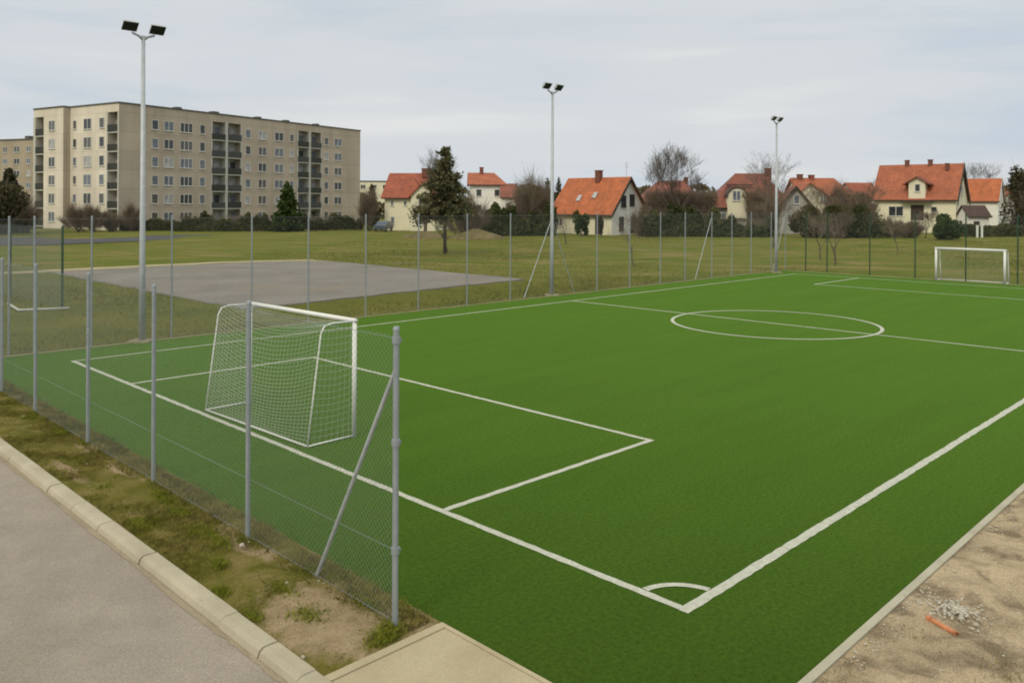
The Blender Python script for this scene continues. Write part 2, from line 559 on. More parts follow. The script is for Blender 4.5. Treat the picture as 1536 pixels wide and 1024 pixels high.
# meadow: one sheet out to the horizon, lightly uneven away from the pitch
def ground_sheet():
    xs = np.unique(np.concatenate([np.linspace(-1800, -160, 10), np.linspace(-160, 160, 129), np.linspace(160, 1800, 10)]))
    ys = np.unique(np.concatenate([np.linspace(-300, 0, 5), np.linspace(0, 180, 91), np.linspace(180, 2600, 14)]))
    X, Y = np.meshgrid(xs, ys)
    rng = np.random.default_rng(3)
    Z = np.zeros_like(X)
    for _ in range(26):
        kx, ky = rng.normal(0, 0.10, 2)
        Z += np.sin(kx * X + ky * Y + rng.uniform(0, 6.28)) * 0.035
    u = -(X - CX) * CYW + (Y - CY) * SY
    v = (X - CX) * SY + (Y - CY) * CYW
    far = np.clip(np.maximum(np.maximum(u - 20.3, v - 42.3), 0) / 4, 0, 1)
    grav = (u > 23.5) & (u < 50) & (v > 6.3) & (v < 27.2)
    Z = Z * far * 0.8 - 0.05
    Z[grav] = -0.05
    Z[v < -2.9] = -0.35
    Z[(v < 43.5) & (u < 20.2)] = -0.35
    far2 = (Y > 105)
    Z[far2] = np.minimum(Z[far2], -0.02) * 0.5 - 0.03
    n, k = X.shape
    idx = np.arange(n * k).reshape(n, k)
    Fq = np.stack([idx[:-1, :-1], idx[:-1, 1:], idx[1:, 1:], idx[1:, :-1]], -1).reshape(-1, 4)
    me = np_mesh('meadow', np.stack([X, Y, Z], -1).reshape(-1, 3), Fq, 'meadow')
    me.polygons.foreach_set('use_smooth', [True] * len(me.polygons))
    return structure(link('meadow', me))


ground_sheet()

PW, PL, PS, PD, PR = 18.10, 38.70, 3.72, 4.65, 3.40
TU0, TU1, TV0, TV1 = -1.36, 19.85, -1.88, 41.6
pit(MB().box((TV0, TU0, -0.3), (TV1, TU1, 0.0)), 'turf_pitch', 'turf')

# painted lines, 4 mm above the turf
LW = 0.10
mb = MB()
ZL = 0.004


def strip(a, b, w=LW, side=0.0, dz=0.0):
    a, b = Vector((*a, 0)), Vector((*b, 0))
    d = (b - a).normalized()
    n = Vector((-d.y, d.x, 0))
    L = (b - a).length
    k = max(1, int(L / 0.12))
    vs, fs = [], []
    for i in range(k + 1):
        p = a + d * (L * i / k)
        j1, j2 = random.uniform(-0.008, 0.008), random.uniform(-0.008, 0.008)
        q0, q1 = p + n * (side * w / 2 - w / 2 + j1), p + n * (side * w / 2 + w / 2 + j2)
        vs += [(q0.x, q0.y, ZL + dz), (q1.x, q1.y, ZL + dz)]
        if i:
            fs.append((2 * i - 2, 2 * i - 1, 2 * i + 1, 2 * i))
    mb.add(vs, fs)


def arc(c, r, a0, a1, n, w=LW):
    vs, fs = [], []
    for i in range(n + 1):
        t = a0 + (a1 - a0) * i / n
        for rr in (r - w / 2, r + w / 2):
            vs.append((c[0] + rr * math.cos(t), c[1] + rr * math.sin(t), ZL))
        if i:
            fs.append((2 * i - 2, 2 * i - 1, 2 * i + 1, 2 * i))
    mb.add(vs, fs)


GL = 39.6
h = LW / 2
strip((0, 0.0605), (0, PW + h))                                # near goal line
strip((-h, 0), (GL + h, 0), 0.12)                            # near touchline
strip((h, PW), (GL + h, PW), 0.085)                            # far touchline
strip((GL, 0.083), (GL, PW - 0.05))                           # far goal line
strip((PL / 2, 0.083), (PL / 2, PW - 0.05), 0.095, 0, 0.0)     # halfway line
strip((h, PS), (PD + h, PS))
strip((h, PW - PS), (PD + h, PW - PS))
strip((PD, PS + h), (PD, PW - PS - h))
strip((GL - h, PS), (PL - PD - h, PS))
strip((GL - h, PW - PS), (PL - PD - h, PW - PS))
strip((PL - PD, PS + h), (PL - PD, PW - PS - h))
ZL = 0.007
arc((PL / 2, PW / 2), PR, 0, 2 * math.pi, 96, 0.115)
arc((0, 0), 0.54, 0.12, math.pi / 2 - 0.12, 14, 0.085)
arc((GL, 0), 0.54, math.pi / 2, math.pi, 14, 0.085)
pit(mb, 'pitch_markings', 'line')

# edging round the turf
pit(MB().box((TV0 - 0.3, TU0 - 0.085, -0.3), (TV1 + 0.1, TU0 - 0.004, 0.012)), 'edging_near', 'edge')
pit(MB().box((TV0 - 6, TU1 + 0.004, -0.3), (TV1 + 0.1, TU1 + 0.12, 0.018)), 'edging_far', 'edge_far')
pit(MB().box((TV1 + 0.004, TU0, -0.3), (TV1 + 0.13, TU1, 0.02)), 'edging_end', 'edge_far')

# concrete slab path
mb = MB()
mb.box((-3.19, -6, -0.3), (TV0 - 0.055, 1.40, 0.004))
mb.box((-3.19, 1.404, -0.3), (TV0 - 0.055, 1.50, 0.016))
mb.box((TV0 - 0.051, -1.26, -0.3), (TV0 - 0.004, 1.50, 0.012))
pit(mb, 'concrete_path', 'slab')


# verge between fence and kerb: slightly bumpy sheet
def patch(name, v0, v1, u0, u1, nv, nu, amp, m, seed, z0=0.0, edge=0.25):
    rng = np.random.default_rng(seed)
    V_, U_ = np.meshgrid(np.linspace(v0, v1, nv), np.linspace(u0, u1, nu))
    Z = np.zeros_like(V_)
    for _ in range(40):
        k = rng.normal(0, 4.0, 2)
        Z += np.sin(k[0] * V_ + k[1] * U_ + rng.uniform(0, 6.28)) / 9
    e = np.minimum(np.minimum(V_ - v0, v1 - V_), np.minimum(U_ - u0, u1 - U_)) / edge
    Z = z0 + amp * Z * np.clip(e, 0, 1) + amp * 0.6 * np.clip(e, 0, 1)
    idx = np.arange(nv * nu).reshape(nu, nv)
    Fq = np.stack([idx[:-1, :-1], idx[:-1, 1:], idx[1:, 1:], idx[1:, :-1]], -1).reshape(-1, 4)
    me = np_mesh(name, np.stack([V_, U_, Z], -1).reshape(-1, 3), Fq, m)
    me.polygons.foreach_set('use_smooth', [True] * len(me.polygons))
    o = structure(link(name, me, None, LOCP, PITCH_ROT))
    return o


patch('verge', -3.19, TV0 - 0.004, 1.51, 24, 40, 500, 0.035, 'verge', 5, 0.004)
# kerb stones along the road (one kerb, joints left open)
mb = MB()
prof = [(-3.395, -0.3), (-3.395, -0.055), (-3.372, 0.0), (-3.345, 0.022), (-3.32, 0.028), (-3.194, 0.028), (-3.194, -0.3)]
joints = [-6, -1.2, -0.2, 0.75, 1.62, 2.26, 3.02, 4.0, 4.98, 5.62, 6.3, 7.25, 8.25, 9.2, 10.2, 11.2, 12.2, 13.2, 14.2, 15.2, 16.2, 17.2, 18.2, 19.2, 20.2, 24]
for a, b in zip(joints[:-1], joints[1:]):
    dj, dz = random.uniform(-0.008, 0.008), random.uniform(-0.004, 0.004)
    n = len(prof)
    vs = [(p[0] + dj, a + 0.006, p[1] + dz) for p in prof] + [(p[0] + dj, b - 0.006, p[1] + dz) for p in prof]
    mb.add(vs, [tuple(range(n)), tuple(range(2 * n - 1, n - 1, -1))] + [(i, n + i, n + (i + 1) % n, (i + 1) % n) for i in range(n)])
pit(mb, 'kerb', 'kerb')
pit(MB().box((-12, -8, -0.4), (-3.397, 40, -0.062)), 'asphalt_road', 'asphalt')
# washed-in grit along the foot of the kerb
vs, fs = [], []
u = -1.0
while u < 16:
    w = 0.02 + 0.03 * (0.5 + 0.5 * math.sin(u * 2.1)) + random.uniform(0, 0.03)
    vs += [(-3.399, u, -0.048), (-3.399 - w, u, -0.058)]
    if len(vs) > 2:
        k = len(vs)
        fs.append((k - 4, k - 3, k - 1, k - 2))
    u += 0.09
M['grit'], _, _ = ground_mat('road_grit', [(0.3, (0.25, 0.21, 0.15)), (0.7, (0.34, 0.285, 0.20))], 2.0, (90, 0.3), 0.95, 0.5, 90)
pit(MB().add(vs, fs), 'grit_strip', 'grit')
# sandy ground right of the pitch
patch('sandy_ground', -2.5, 44, -9, TU0 - 0.088, 420, 80, 0.03, 'sand', 8, -0.006, 0.3)

# gravel field and its sandy edge
mb = MB()
out = []
cor = [(8.2, 25.0), (25.1, 26.6), (25.3, 28.0), (25.3, 46.6), (24.0, 47.6), (8.2, 48.6)]
for i in range(len(cor)):
    a, b = Vector(cor[i]), Vector(cor[(i + 1) % len(cor)])
    k = max(2, int((b - a).length / 0.8))
    for j in range(k):
        q = a.lerp(b, j / k)
        out.append((q.x + random.uniform(-0.12, 0.12), q.y + random.uniform(-0.12, 0.12)))
mb.prism(out, -0.3, 0.0)
pit(mb, 'gravel_field', 'gravel_ground')
mb = MB()
e0 = [(4.0 + i * 0.7, 48.5 + 0.15 * math.sin(i) - max(0, (i - 22)) * 0.25) for i in range(31)]
mb.prism([(a, b - 0.1 + random.uniform(-.15, .15)) for a, b in e0] + [(a, b + 1.35 + random.uniform(-.2, .2)) for a, b in reversed(e0)], -0.3, 0.02)
pit(mb, 'sandy_path', 'sand_edge')


def world_poly(name, pts, m, z, zb=-0.4):
    return structure(MB().prism([(p.x, p.y) for p in pts], zb, z).build(name, m))


world_poly('road_by_flats', [P(-120, 369), P(60, 367), P(190, 362), P(320, 356.5), P(320, 352), P(60, 356), P(-120, 357)], 'road_far', 0.015)

# ------------------------------------------------------------------ chain-link fences


def chain_link(mb_name, m, length, z0, z1, sp, r, seed=0):
    """diagonal wires, two families on two planes, in a local frame: x along, z up"""
    a, b = [], []
    Hh = z1 - z0
    off = r * 0.9
    for fam, y in ((1, -off), (-1, off)):
        c = -Hh
        while c < length:
            s0, s1 = max(0, c), min(length, c + Hh)
            if s1 > s0 + 1e-3:
                if fam == 1:
                    a.append((s0, y, z0 + s0 - c))
                    b.append((s1, y, z0 + s1 - c))
                else:
                    a.append((s0, y, z1 - (s0 - c)))
                    b.append((s1, y, z1 - (s1 - c)))
            c += sp
    return sticks(mb_name, np.array(a), np.array(b), r, r, m)


def straight_fence(name, p0, ang, length, posts, height, post_r, pm, sp, wr, label, cat='fence', wires=(0.06, 0.5, 0.98), braces=(), z0=0.03, nside=10, heights=None, mesh_h=None):
    root = empty(name, p0, ang, label, cat)
    link('chain_link_mesh', chain_link('chain_link_mesh', 'mesh', length, z0, mesh_h or height - 0.05, sp, wr), root)
    for i, s in enumerate(posts):
        hgt = heights[i] if heights else height
        m1 = MB()
        m1.tube([(s, 0, -0.1), (s, 0, hgt)], post_r, nside)
        post = m1.build('post', pm, root, smooth=False)
        MB().tube([(s, 0, hgt), (s, 0, hgt + 0.03)], [post_r * 1.15, post_r * 0.9], nside).build('post_cap', pm, post)
    for wz in wires:
        MB().tube([(0, -post_r * 0.6, wz * height), (length, -post_r * 0.6, wz * height)], wr * 1.9, 5).build('tension_wire', pm, root)
    for (s0, zz0, s1, zz1, y) in braces:
        MB().tube([(s0, y, zz0), (s1, y * 0.3, zz1)], post_r * 0.72, nside).build('brace', 'galv' if pm == 'post' else pm, root)
    return root


# near fence runs along u at v = -2.27
NV = -2.27
po = W(NV, 1.73)
ang_u = math.atan2(SY, -CYW)
nposts_u = [1.73, 4.60, 7.38, 10.06, 12.93, 15.25, 17.95, 20.05]
nf = straight_fence('near_chain_link_fence', po, ang_u, 18.3, [u - 1.73 for u in nposts_u], 2.82, 0.0295, 'post', 0.066, 0.00135,
                    'low grey chain-link fence with a slanting brace at its end post beside the kerb', wires=(0.02, 0.258, 0.97), z0=0.04,
                    braces=[(1.42, 0.02, 0.03, 2.42, -0.03)], nside=14)
mbt = MB()
for zz in (2.72, 1.755, 0.74):
    mbt = MB()
    mbt.tube([(0.06, -0.055, zz), (-0.01, -0.045, zz)], 0.016, 8)
    mbt.tube([(0, 0, zz - 0.03), (0, 0, zz + 0.03)], 0.041, 14)
    mbt.build('clamp', 'post', nf)

# far fence along v at u = 20.05
FU = 20.08
cols = [138, 258, 378, 463, 549, 628, 701, 766, 896, 945, 991, 1028, 1098, 1127, 1157]
p_f = W(0, FU)
d_v = Vector((SY, CYW, 0))
vs_ = [-2.2] + [on_line(c, p_f, d_v) for c in (14, 52)] + [on_line(c, p_f, d_v) for c in cols]
vs_ = sorted(v for v in vs_ if v > -2.5)
FH = 3.62
v820 = on_line(828, p_f, d_v)
v1065 = on_line(1068, p_f, d_v)
v1180 = on_line(1178, p_f, d_v)
ang_v = math.atan2(CYW, SY)
ff = straight_fence('far_side_fence', W(-2.2, FU), ang_v, 44.0, [v + 2.2 for v in vs_] + [v820 + 2.2, v1065 + 2.2, v1180 + 2.2], FH, 0.027, 'post', 0.09, 0.0013,
                    'tall grey chain-link fence along the far touchline with galvanised posts', wires=(0.02, 0.5, 0.985),
                    braces=[(v820 + 2.2 - 1.7, 0.02, v820 + 2.2 - 0.05, 3.3, 0.05), (v820 + 2.2 + 1.6, 0.02, v820 + 2.2 + 0.05, 3.3, 0.05),
                            (v1065 + 2.2 - 1.6, 0.02, v1065 + 2.2 - 0.05, 3.3, 0.05), (v1180 + 2.2 - 1.5, 0.02, v1180 + 2.2 - 0.05, 3.3, 0.05)], nside=8)

# green fence behind the far goal, along u at v = 41.8
EV = 41.86
p_e = W(EV, FU)
d_e = -Vector((-CYW, SY, 0))
ge = [on_line(c, p_e, d_e) for c in (1209, 1241, 1305, 1373, 1449, 1527)]
ge = [g for g in ge if g > -0.3] + [ge[-1] + 3.1 * k for k in (1, 2, 3)]
gf = straight_fence('green_end_fence', p_e, math.atan2(d_e.y, d_e.x), 24, ge, 3.62, 0.036, 'green_steel', 0.09, 0.0014,
                    'tall fence with dark green posts behind the far goal', wires=(0.02, 0.5, 0.985), nside=8)

# small second green-posted fence line beyond the corner at the left
pg = atd(94, 31.4)
dg = (atd(52, 33.5) - pg)
gl = dg.length
straight_fence('green_corner_fence', pg, math.atan2(dg.y, dg.x), gl + 6, [0, gl, gl + 3, gl + 6], 3.1, 0.045, 'green_steel', 0.09, 0.0019,
               'short fence on green posts standing on the meadow at the left edge', wires=(0.02, 0.985), nside=8)

# white tube lying on the grass by it (bent at its left end)
a0, a1, a2 = P(104, 462, 0.05), P(28, 465, 0.05), P(12, 455, 0.05)
mbk = MB()
mbk.tube([a0, a1.lerp(a0, 0.05), a1, a2.lerp(a1, 0.5), a2], 0.042, 8)
tag(mbk.build('white_tube', 'net', smooth=True), 'white tube with a bent left end lying on the grass beyond the fence', 'tube')

# ------------------------------------------------------------------ light poles


def light_pole(loc, hgt, label):
    root = empty('floodlight_pole', loc, 0, label, 'floodlight pole', 'floodlight poles along the far touchline')
    MB().tube([(0, 0, -0.05), (0, 0, 2.2), (0, 0, hgt)], [0.098, 0.082, 0.052], 14).build('pole', 'galv', root, smooth=True)
    MB().box((-0.3, -0.3, -0.3), (0.3, 0.3, 0.05)).build('footing', 'edge_far', root)
    d = Vector((SY, CYW, 0)).normalized()           # cross arm along the touchline
    fw = Vector((CYW, -SY, 0)).normalized()         # lamps face the pitch
    for s in (-1, 1):
        MB().tube([Vector((0, 0, hgt - 0.12)), Vector((0, 0, hgt - 0.02)) + d * (0.12 * s), Vector((0, 0, hgt + 0.05)) + d * (0.32 * s)], [0.045, 0.038, 0.032], 8).build('arm', 'galv', root, smooth=True)
        c = Vector((0, 0, hgt + 0.21)) + d * (0.37 * s) + fw * 0.05
        # tilted box lamp: looks down towards the pitch
        ax = d
        nrm = (fw * 0.80 - Vector((0, 0, 1)) * 0.75).normalized()
        upv = ax.cross(nrm).normalized()
        if upv.z < 0:
            upv = -upv
        c = c + ax * (s * 0.02)

        def q(a, b, n_):
            return c + ax * a + upv * b + nrm * n_
        wv, hv = 0.215, 0.155
        hs = MB().add([q(-wv, -hv, 0), q(wv, -hv, 0), q(wv, hv, 0), q(-wv, hv, 0), q(-wv * .8, -hv * .75, -.13), q(wv * .8, -hv * .75, -.13), q(wv * .8, hv * .75, -.13), q(-wv * .8, hv * .75, -.13)],
                      [(0, 1, 2, 3), (7, 6, 5, 4), (0, 4, 5, 1), (1, 5, 6, 2), (2, 6, 7, 3), (3, 7, 4, 0)])
        lo = hs.build('floodlight', 'lamp_grey', root)
        MB().add([q(-wv * .93, -hv * .8, .006), q(wv * .93, -hv * .8, .006), q(wv * .93, hv * .93, .006), q(-wv * .93, hv * .93, .006),
                  q(-wv * .93, -hv * .8, .02), q(wv * .93, -hv * .8, .02), q(wv * .93, hv * .93, .02), q(-wv * .93, hv * .93, .02)],
                 [(3, 2, 1, 0), (4, 5, 6, 7), (0, 1, 5, 4), (1, 2, 6, 5), (2, 3, 7, 6), (3, 0, 4, 7)]).build('lens', 'lamp_dark', lo)
    return root


pl = light_pole(P(213, 512), 8.85, 'nearest and tallest-looking floodlight pole, in front of the long block of flats')
for p, lb in ((P(827.5, 443), 'grey floodlight pole on the pitch edge before the bright orange-roofed white house'),
              (P(1164, 409), 'most distant floodlight pole, by the fence corner before the brown-roofed house with an arched dormer')):
    c = pl.copy()
    COL.objects.link(c)
    c.location = p
    c['label'] = lb
    c.scale = (1, 1, 1.02)
    for ch in list(pl.children):
        d = ch.copy()
        COL.objects.link(d)
        d.parent = c
        for g in ch.children:
            e = g.copy()
            COL.objects.link(e)
            e.parent = d

# ------------------------------------------------------------------ goals


def wire_grid(fn, nu, nv, r, closed=False):
    """polylines over a sheet fn(a,b) -> Vector ; returns arrays for sticks"""
    A, B, RR = [], [], []
    for i in range(nu + 1):
        prev = None
        for j in range(nv + 1):
            p = fn(i / nu, j / nv)
            if prev is not None:
                A.append(prev)
                B.append(p)
                RR.append(r * 0.6)
            prev = p
    for j in range(nv + 1):
        prev = None
        for i in range(nu + 1):
            p = fn(i / nu, j / nv)
            if prev is not None:
                A.append(prev)
                B.append(p)
                RR.append(r)
            prev = p
    return A, B, RR


def goal(loc, ang, w, hg, dtop, dbot, label, pr=0.040, tr=0.0145, nr=0.0030, cell=0.11, sag=0.32):
    """local frame: x along the crossbar, +y is the open front direction; back lies at -y"""
    root = empty('football_goal', loc, ang, label, 'football goal')
    hw = w / 2
    for s in (-1, 1):
        MB().tube([(s * hw, 0, 0), (s * hw, 0, hg + pr * 0.0)], pr, 14).build('post', 'white_paint', root, smooth=True)
        fr = MB()
        pts = [(s * hw, -0.02, hg - 0.01), (s * hw, -dtop + 0.22, hg + 0.0), (s * hw, -dtop + 0.07, hg - 0.035), (s * hw, -dtop, hg - 0.16)]
        pts += [(s * hw, -dtop - (dbot - dtop) * t, (hg - 0.16) * (1 - t) + 0.03 * t) for t in (0.5, 1.0)]
        fr.tube(pts, tr, 10)
        fr.build('side_frame', 'white_paint', root, smooth=True)
        MB().tube([(s * hw, 0, 0.03), (s * hw, -dbot, 0.03)], tr, 10).build('ground_bar', 'white_paint', root, smooth=True)
    MB().tube([(-hw - pr, 0, hg), (hw + pr, 0, hg)], pr, 14).build('crossbar', 'white_paint', root, smooth=True)
    MB().tube([(-hw, -dbot, 0.03), (hw, -dbot, 0.03)], tr, 10).build('ground_bar', 'white_paint', root, smooth=True)
    # net: top + back as one draped sheet, and the two sides
    prof = [(-0.0, hg - 0.03), (-dtop + 0.2, hg - 0.01), (-dtop + 0.02, hg - 0.08), (-dtop - 0.01, hg - 0.2), (-dbot, 0.05)]
    cl = [0]
    for a, b in zip(prof[:-1], prof[1:]):
        cl.append(cl[-1] + math.hypot(b[0] - a[0], b[1] - a[1]))

    def onp(t):
        t *= cl[-1]
        for i in range(len(prof) - 1):
            if t <= cl[i + 1] + 1e-9:
                k = (t - cl[i]) / (cl[i + 1] - cl[i])
                return prof[i][0] + (prof[i + 1][0] - prof[i][0]) * k, prof[i][1] + (prof[i + 1][1] - prof[i][1]) * k
        return prof[-1]

    def back(a, b):
        y, z = onp(b)
        s = 4 * a * (1 - a)
        e = math.sin(math.pi * min(1, b)) ** 0.7
        return Vector((-hw + w * a, y - 0.05 * s * e, max(0.03, z - sag * s * e)))
    nb = int(w / cell)
    A, B, RR = wire_grid(back, nb, int(cl[-1] / (cell * 0.62)), nr)

    def side(s):
        def fn(a, b):
            d = dbot + (dtop - dbot) * b
            z = 0.04 + (hg - 0.06) * b
            sg = 4 * a * (1 - a)
            return Vector((s * hw, -d * a, max(0.03, z - 0.05 * sg * math.sin(math.pi * b))))
        return fn
    for s in (-1, 1):
        a2, b2, r2 = wire_grid(side(s), int(dbot / cell), int(hg / cell), nr)
        A += a2
        B += b2
        RR += r2
    RR = np.array(RR)
    A, B = np.array(A), np.array(B)
    link('net', sticks('net', A, B, RR, RR, 'net'), root)
    return root


gr, glf = P(531, 655), None
# opposite post from the picture of the bar
Yl = F * (CH - 2.0) / (455 - hz(376))
glf = atd(376, Yl)
d = glf - gr
gc = (gr + glf) / 2
# open front looks along +v : local +y = v  => local x = rot(-90) of v
goal(gc, PITCH_ROT - R(90) + (math.atan2(d.y, d.x) - ang_u), d.length, 2.0, 0.68, 0.93,
     'white football goal with a sagging net, nearest the camera beside the near fence')
g1, g2 = P(1404, 420.5), P(1507, 427)
d2 = g2 - g1
fg_h = 4 - (376 - hz(1507)) * g2.y / F
goal((g1 + g2) / 2, math.atan2(d2.y, d2.x) + R(180), d2.length, fg_h, 0.55, 0.8,
     'small distant white goal at the far end before the green-posted fence', 0.06, 0.03, 0.003, 0.12, 0.1)

# ------------------------------------------------------------------ windows, doors
_cache = {}


def window(parent, pos, rot, w, h_, cols=2, fm='frame', pm=None, sill=True, trans=False):
    key = ('f', round(w, 2), round(h_, 2), cols, fm, sill)
    if key not in _cache:
        b = MB()
        t = 0.075
        y0, y1 = -0.07, 0.02
        b.box((-w / 2, y0, h_ / 2 - t), (w / 2, y1, h_ / 2))
        b.box((-w / 2, y0, -h_ / 2), (w / 2, y1, -h_ / 2 + t))
        b.box((-w / 2, y0, -h_ / 2 + t), (-w / 2 + t, y1, h_ / 2 - t))
        b.box((w / 2 - t, y0, -h_ / 2 + t), (w / 2, y1, h_ / 2 - t))
        for k in range(1, cols):
            xk = -w / 2 + w * k / cols
            b.box((xk - 0.05, y0 + 0.003, -h_ / 2 + t), (xk + 0.05, y1, h_ / 2 - t))
        if sill:
            b.box((-w / 2 - 0.06, -0.16, -h_ / 2 - 0.07), (w / 2 + 0.06, 0.01, -h_ / 2 - 0.002))
        _cache[key] = b.mesh('window', M[fm])
    o = link('window', _cache[key], parent, pos, rot)
    pm = pm or random.choice(PANES)
    k2 = ('p', round(w, 2), round(h_, 2), pm)
    if k2 not in _cache:
        _cache[k2] = MB().box((-w / 2 + 0.07, -0.035, -h_ / 2 + 0.07), (w / 2 - 0.07, -0.015, h_ / 2 - 0.07)).mesh('pane', M[pm])
    link('pane', _cache[k2], o)
    return o


def door(parent, pos, rot, w, h_, m='dark_wood'):
    b = MB().box((-w / 2, -0.06, 0), (w / 2, 0.02, h_))
    b.box((-w / 2 + 0.12, -0.075, h_ * 0.55), (w / 2 - 0.12, -0.061, h_ - 0.15))
    b.box((-w / 2 + 0.12, -0.075, 0.15), (w / 2 - 0.12, -0.061, h_ * 0.48))
    o = b.build('door', m, parent, pos, rot)
    MB().tube([(w / 2 - 0.12, -0.11, h_ * 0.5), (w / 2 - 0.25, -0.11, h_ * 0.5)], 0.02, 6).build('handle', 'galv', o)
    return o


# ------------------------------------------------------------------ the long block of flats
AK = atd(178, 124.0)
ae1 = (atd(540, 169.9) - AK).normalized()
a_rot = math.atan2(ae1.y, ae1.x)
ae2 = Vector((-ae1.y, ae1.x, 0))
AL = on_line(540, AK, ae1)
flats = empty('apartment_block', AK, a_rot, 'long six-storey beige apartment block with balcony columns standing left of the meadow', 'apartment block')
AZ, ADEP = 19.0, 1.3
s0 = on_line(105, AK, ae2)
q_ = 0.0
for i in range(400):                      # how far the left section stands forward
    q_ = i * 0.01
    p = AK + ae2 * s0 - ae1 * q_
    if 768 + F * p.x / p.y <= 94.5:
        break
p_l = AK - ae1 * q_
AW = on_line(50, p_l, ae2)
core = MB().box((ADEP, ADEP, -0.5), (AL, AW, AZ - 0.1))
wall = MB()
sx = lambda c: on_line(c, AK, ae1)
sl = lambda c: on_line(c, AK, ae2)
sll = lambda c: on_line(c, p_l, ae2)
zrow = [16.25 - 2.88 * k for k in range(6)]
zs = [z - 1.46 for z in zrow]
LG = [(sx(317), sx(337.5)), (sx(341), sx(361.5)), (sx(446), sx(462.5)), (sx(465.5), sx(481.5))]
BAND = 17.75
segs = [(ADEP, LG[0][0]), (LG[1][1], LG[2][0]), (LG[3][1], AL)]
for a, b in segs:
    wall.box((a, 0, -0.5), (b, ADEP, BAND))
wall.box((0, 0, BAND), (AL, ADEP, AZ))
wall.box((0, 0, -0.5), (ADEP, 0.28, BAND))
cl0, cl1 = sl(177) if sl(177) > 0.28 else 0.28, sl(161.5)
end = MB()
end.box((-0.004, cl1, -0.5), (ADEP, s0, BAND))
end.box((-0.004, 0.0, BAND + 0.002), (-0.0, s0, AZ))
wall.box((0, ADEP, BAND), (ADEP, s0, AZ))
ll0, ll1 = sll(65), sll(53.5)
wall.box((-q_ + 0.01, s0 + 0.002, -0.5), (ADEP, s0 + 0.3, AZ))
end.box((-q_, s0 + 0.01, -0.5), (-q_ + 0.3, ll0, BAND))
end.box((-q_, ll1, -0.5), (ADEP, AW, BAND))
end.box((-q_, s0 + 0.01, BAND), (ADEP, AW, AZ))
wall.build('wall', 'panel', flats)
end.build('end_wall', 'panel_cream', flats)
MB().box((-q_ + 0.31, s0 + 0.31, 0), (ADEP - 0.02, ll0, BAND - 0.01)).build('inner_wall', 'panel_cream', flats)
core.build('inner_wall', M['grey_render'], flats)
rf = MB().box((-0.12, -0.12, AZ + 0.002), (AL + 0.12, AW, AZ + 0.22)).box((-q_ - 0.12, s0 - 0.1, AZ + 0.004), (-0.122, AW, AZ + 0.22))
roof = rf.build('roof', 'roof_felt', flats)
for c, w_ in ((278, 1.0), (333, 1.3), (398, 0.9), (440, 1.0), (485, 0.9)):
    x = sx(c)
    MB().box((x - w_ / 2, 1.6, AZ + 0.222), (x + w_ / 2, 2.7, AZ + 0.7)).build('roof_vent', 'roof_felt', roof)
# fins between the paired balconies
for a, b in ((LG[0][1], LG[1][0]), (LG[2][1], LG[3][0])):
    MB().box((a, -0.1, 0), (b, ADEP - 0.01, BAND - 0.002)).build('balcony_fin', 'concrete_light', flats)
for x in (LG[0][0], LG[1][1], LG[2][0], LG[3][1]):
    MB().box((x - 0.16, -0.06, 0), (x + 0.16, -0.002, BAND - 0.002)).build('balcony_fin', 'concrete_light', flats)


def balcony(pos, rot, w, shade):
    """local: x along the facade, -y outward, z = floor"""
    o = MB().box((-w / 2, -0.05, -0.2), (w / 2, ADEP - 0.01, 0)).build('balcony', 'concrete_light', flats, pos, rot)
    MB().box((-w / 2 + 0.02, -0.13, 0.03), (w / 2 - 0.02, -0.07, random.uniform(0.95, 1.1))).build('railing', shade, o)
    MB().box((-w * 0.32, ADEP - 0.06, 0.02), (-w * 0.32 + 0.85, ADEP - 0.015, 2.2)).build('balcony_door', random.choice(['pane_a', 'pane_b', 'pane_a']), o)
    MB().box((w * 0.05, ADEP - 0.06, 0.9), (w * 0.05 + 1.1, ADEP - 0.015, 2.2)).build('balcony_window', random.choice(['pane_a', 'pane_b', 'pane_c']), o)


for (a, b) in LG:
    for z in zs:
        balcony(((a + b) / 2, 0, z), 0, b - a, random.choice(['rail_grey', 'rail_dark']))
for z in zs:
    balcony((0, (cl0 + cl1) / 2, z), -R(90), cl1 - cl0, 'rail_dark')
    balcony((-q_, (ll0 + ll1) / 2, z), -R(90), ll1 - ll0, 'rail_dark')
MB().box((-0.06, cl1 - 0.02, 0), (-0.002, cl1 + 0.3, BAND)).build('balcony_fin', 'concrete_light', flats)
MB().box((-0.06, -0.04, 0), (-0.002, 0.28, AZ - 1.3)).build('balcony_fin', 'concrete_light', flats)
MB().box((-q_ - 0.06, ll1, 0), (-q_ - 0.002, AW, BAND)).build('balcony_fin', 'concrete_light', flats)
WR = [(232, 1.15, 1.55, 1), (252.5, 1.75, 1.55, 2), (279, 2.35, 1.55, 3), (303, 1.05, 1.55, 1),
      (371.5, 1.15, 1.55, 1), (393, 1.9, 1.55, 2), (418, 2.1, 1.55, 2), (437, 1.0, 1.4, 1), (489, 1.15, 1.5, 1), (506.5, 2.1, 1.5, 2)]
for c, w_, h_, n in WR:
    for z in zrow:
        window(flats, (sx(c), 0, z), 0, w_, h_, n)
for c, w_, h_, n in ((152.5, 1.25, 1.6, 1), (131, 2.0, 1.7, 2), (112, 0.9, 1.4, 1)):
    for z in zrow:
        window(flats, (-0.004, sl(c), z), -R(90), w_, h_, n)
for z in zrow:
    window(flats, (-q_, sll(77.5), z), -R(90), 1.7, 1.6, 2)

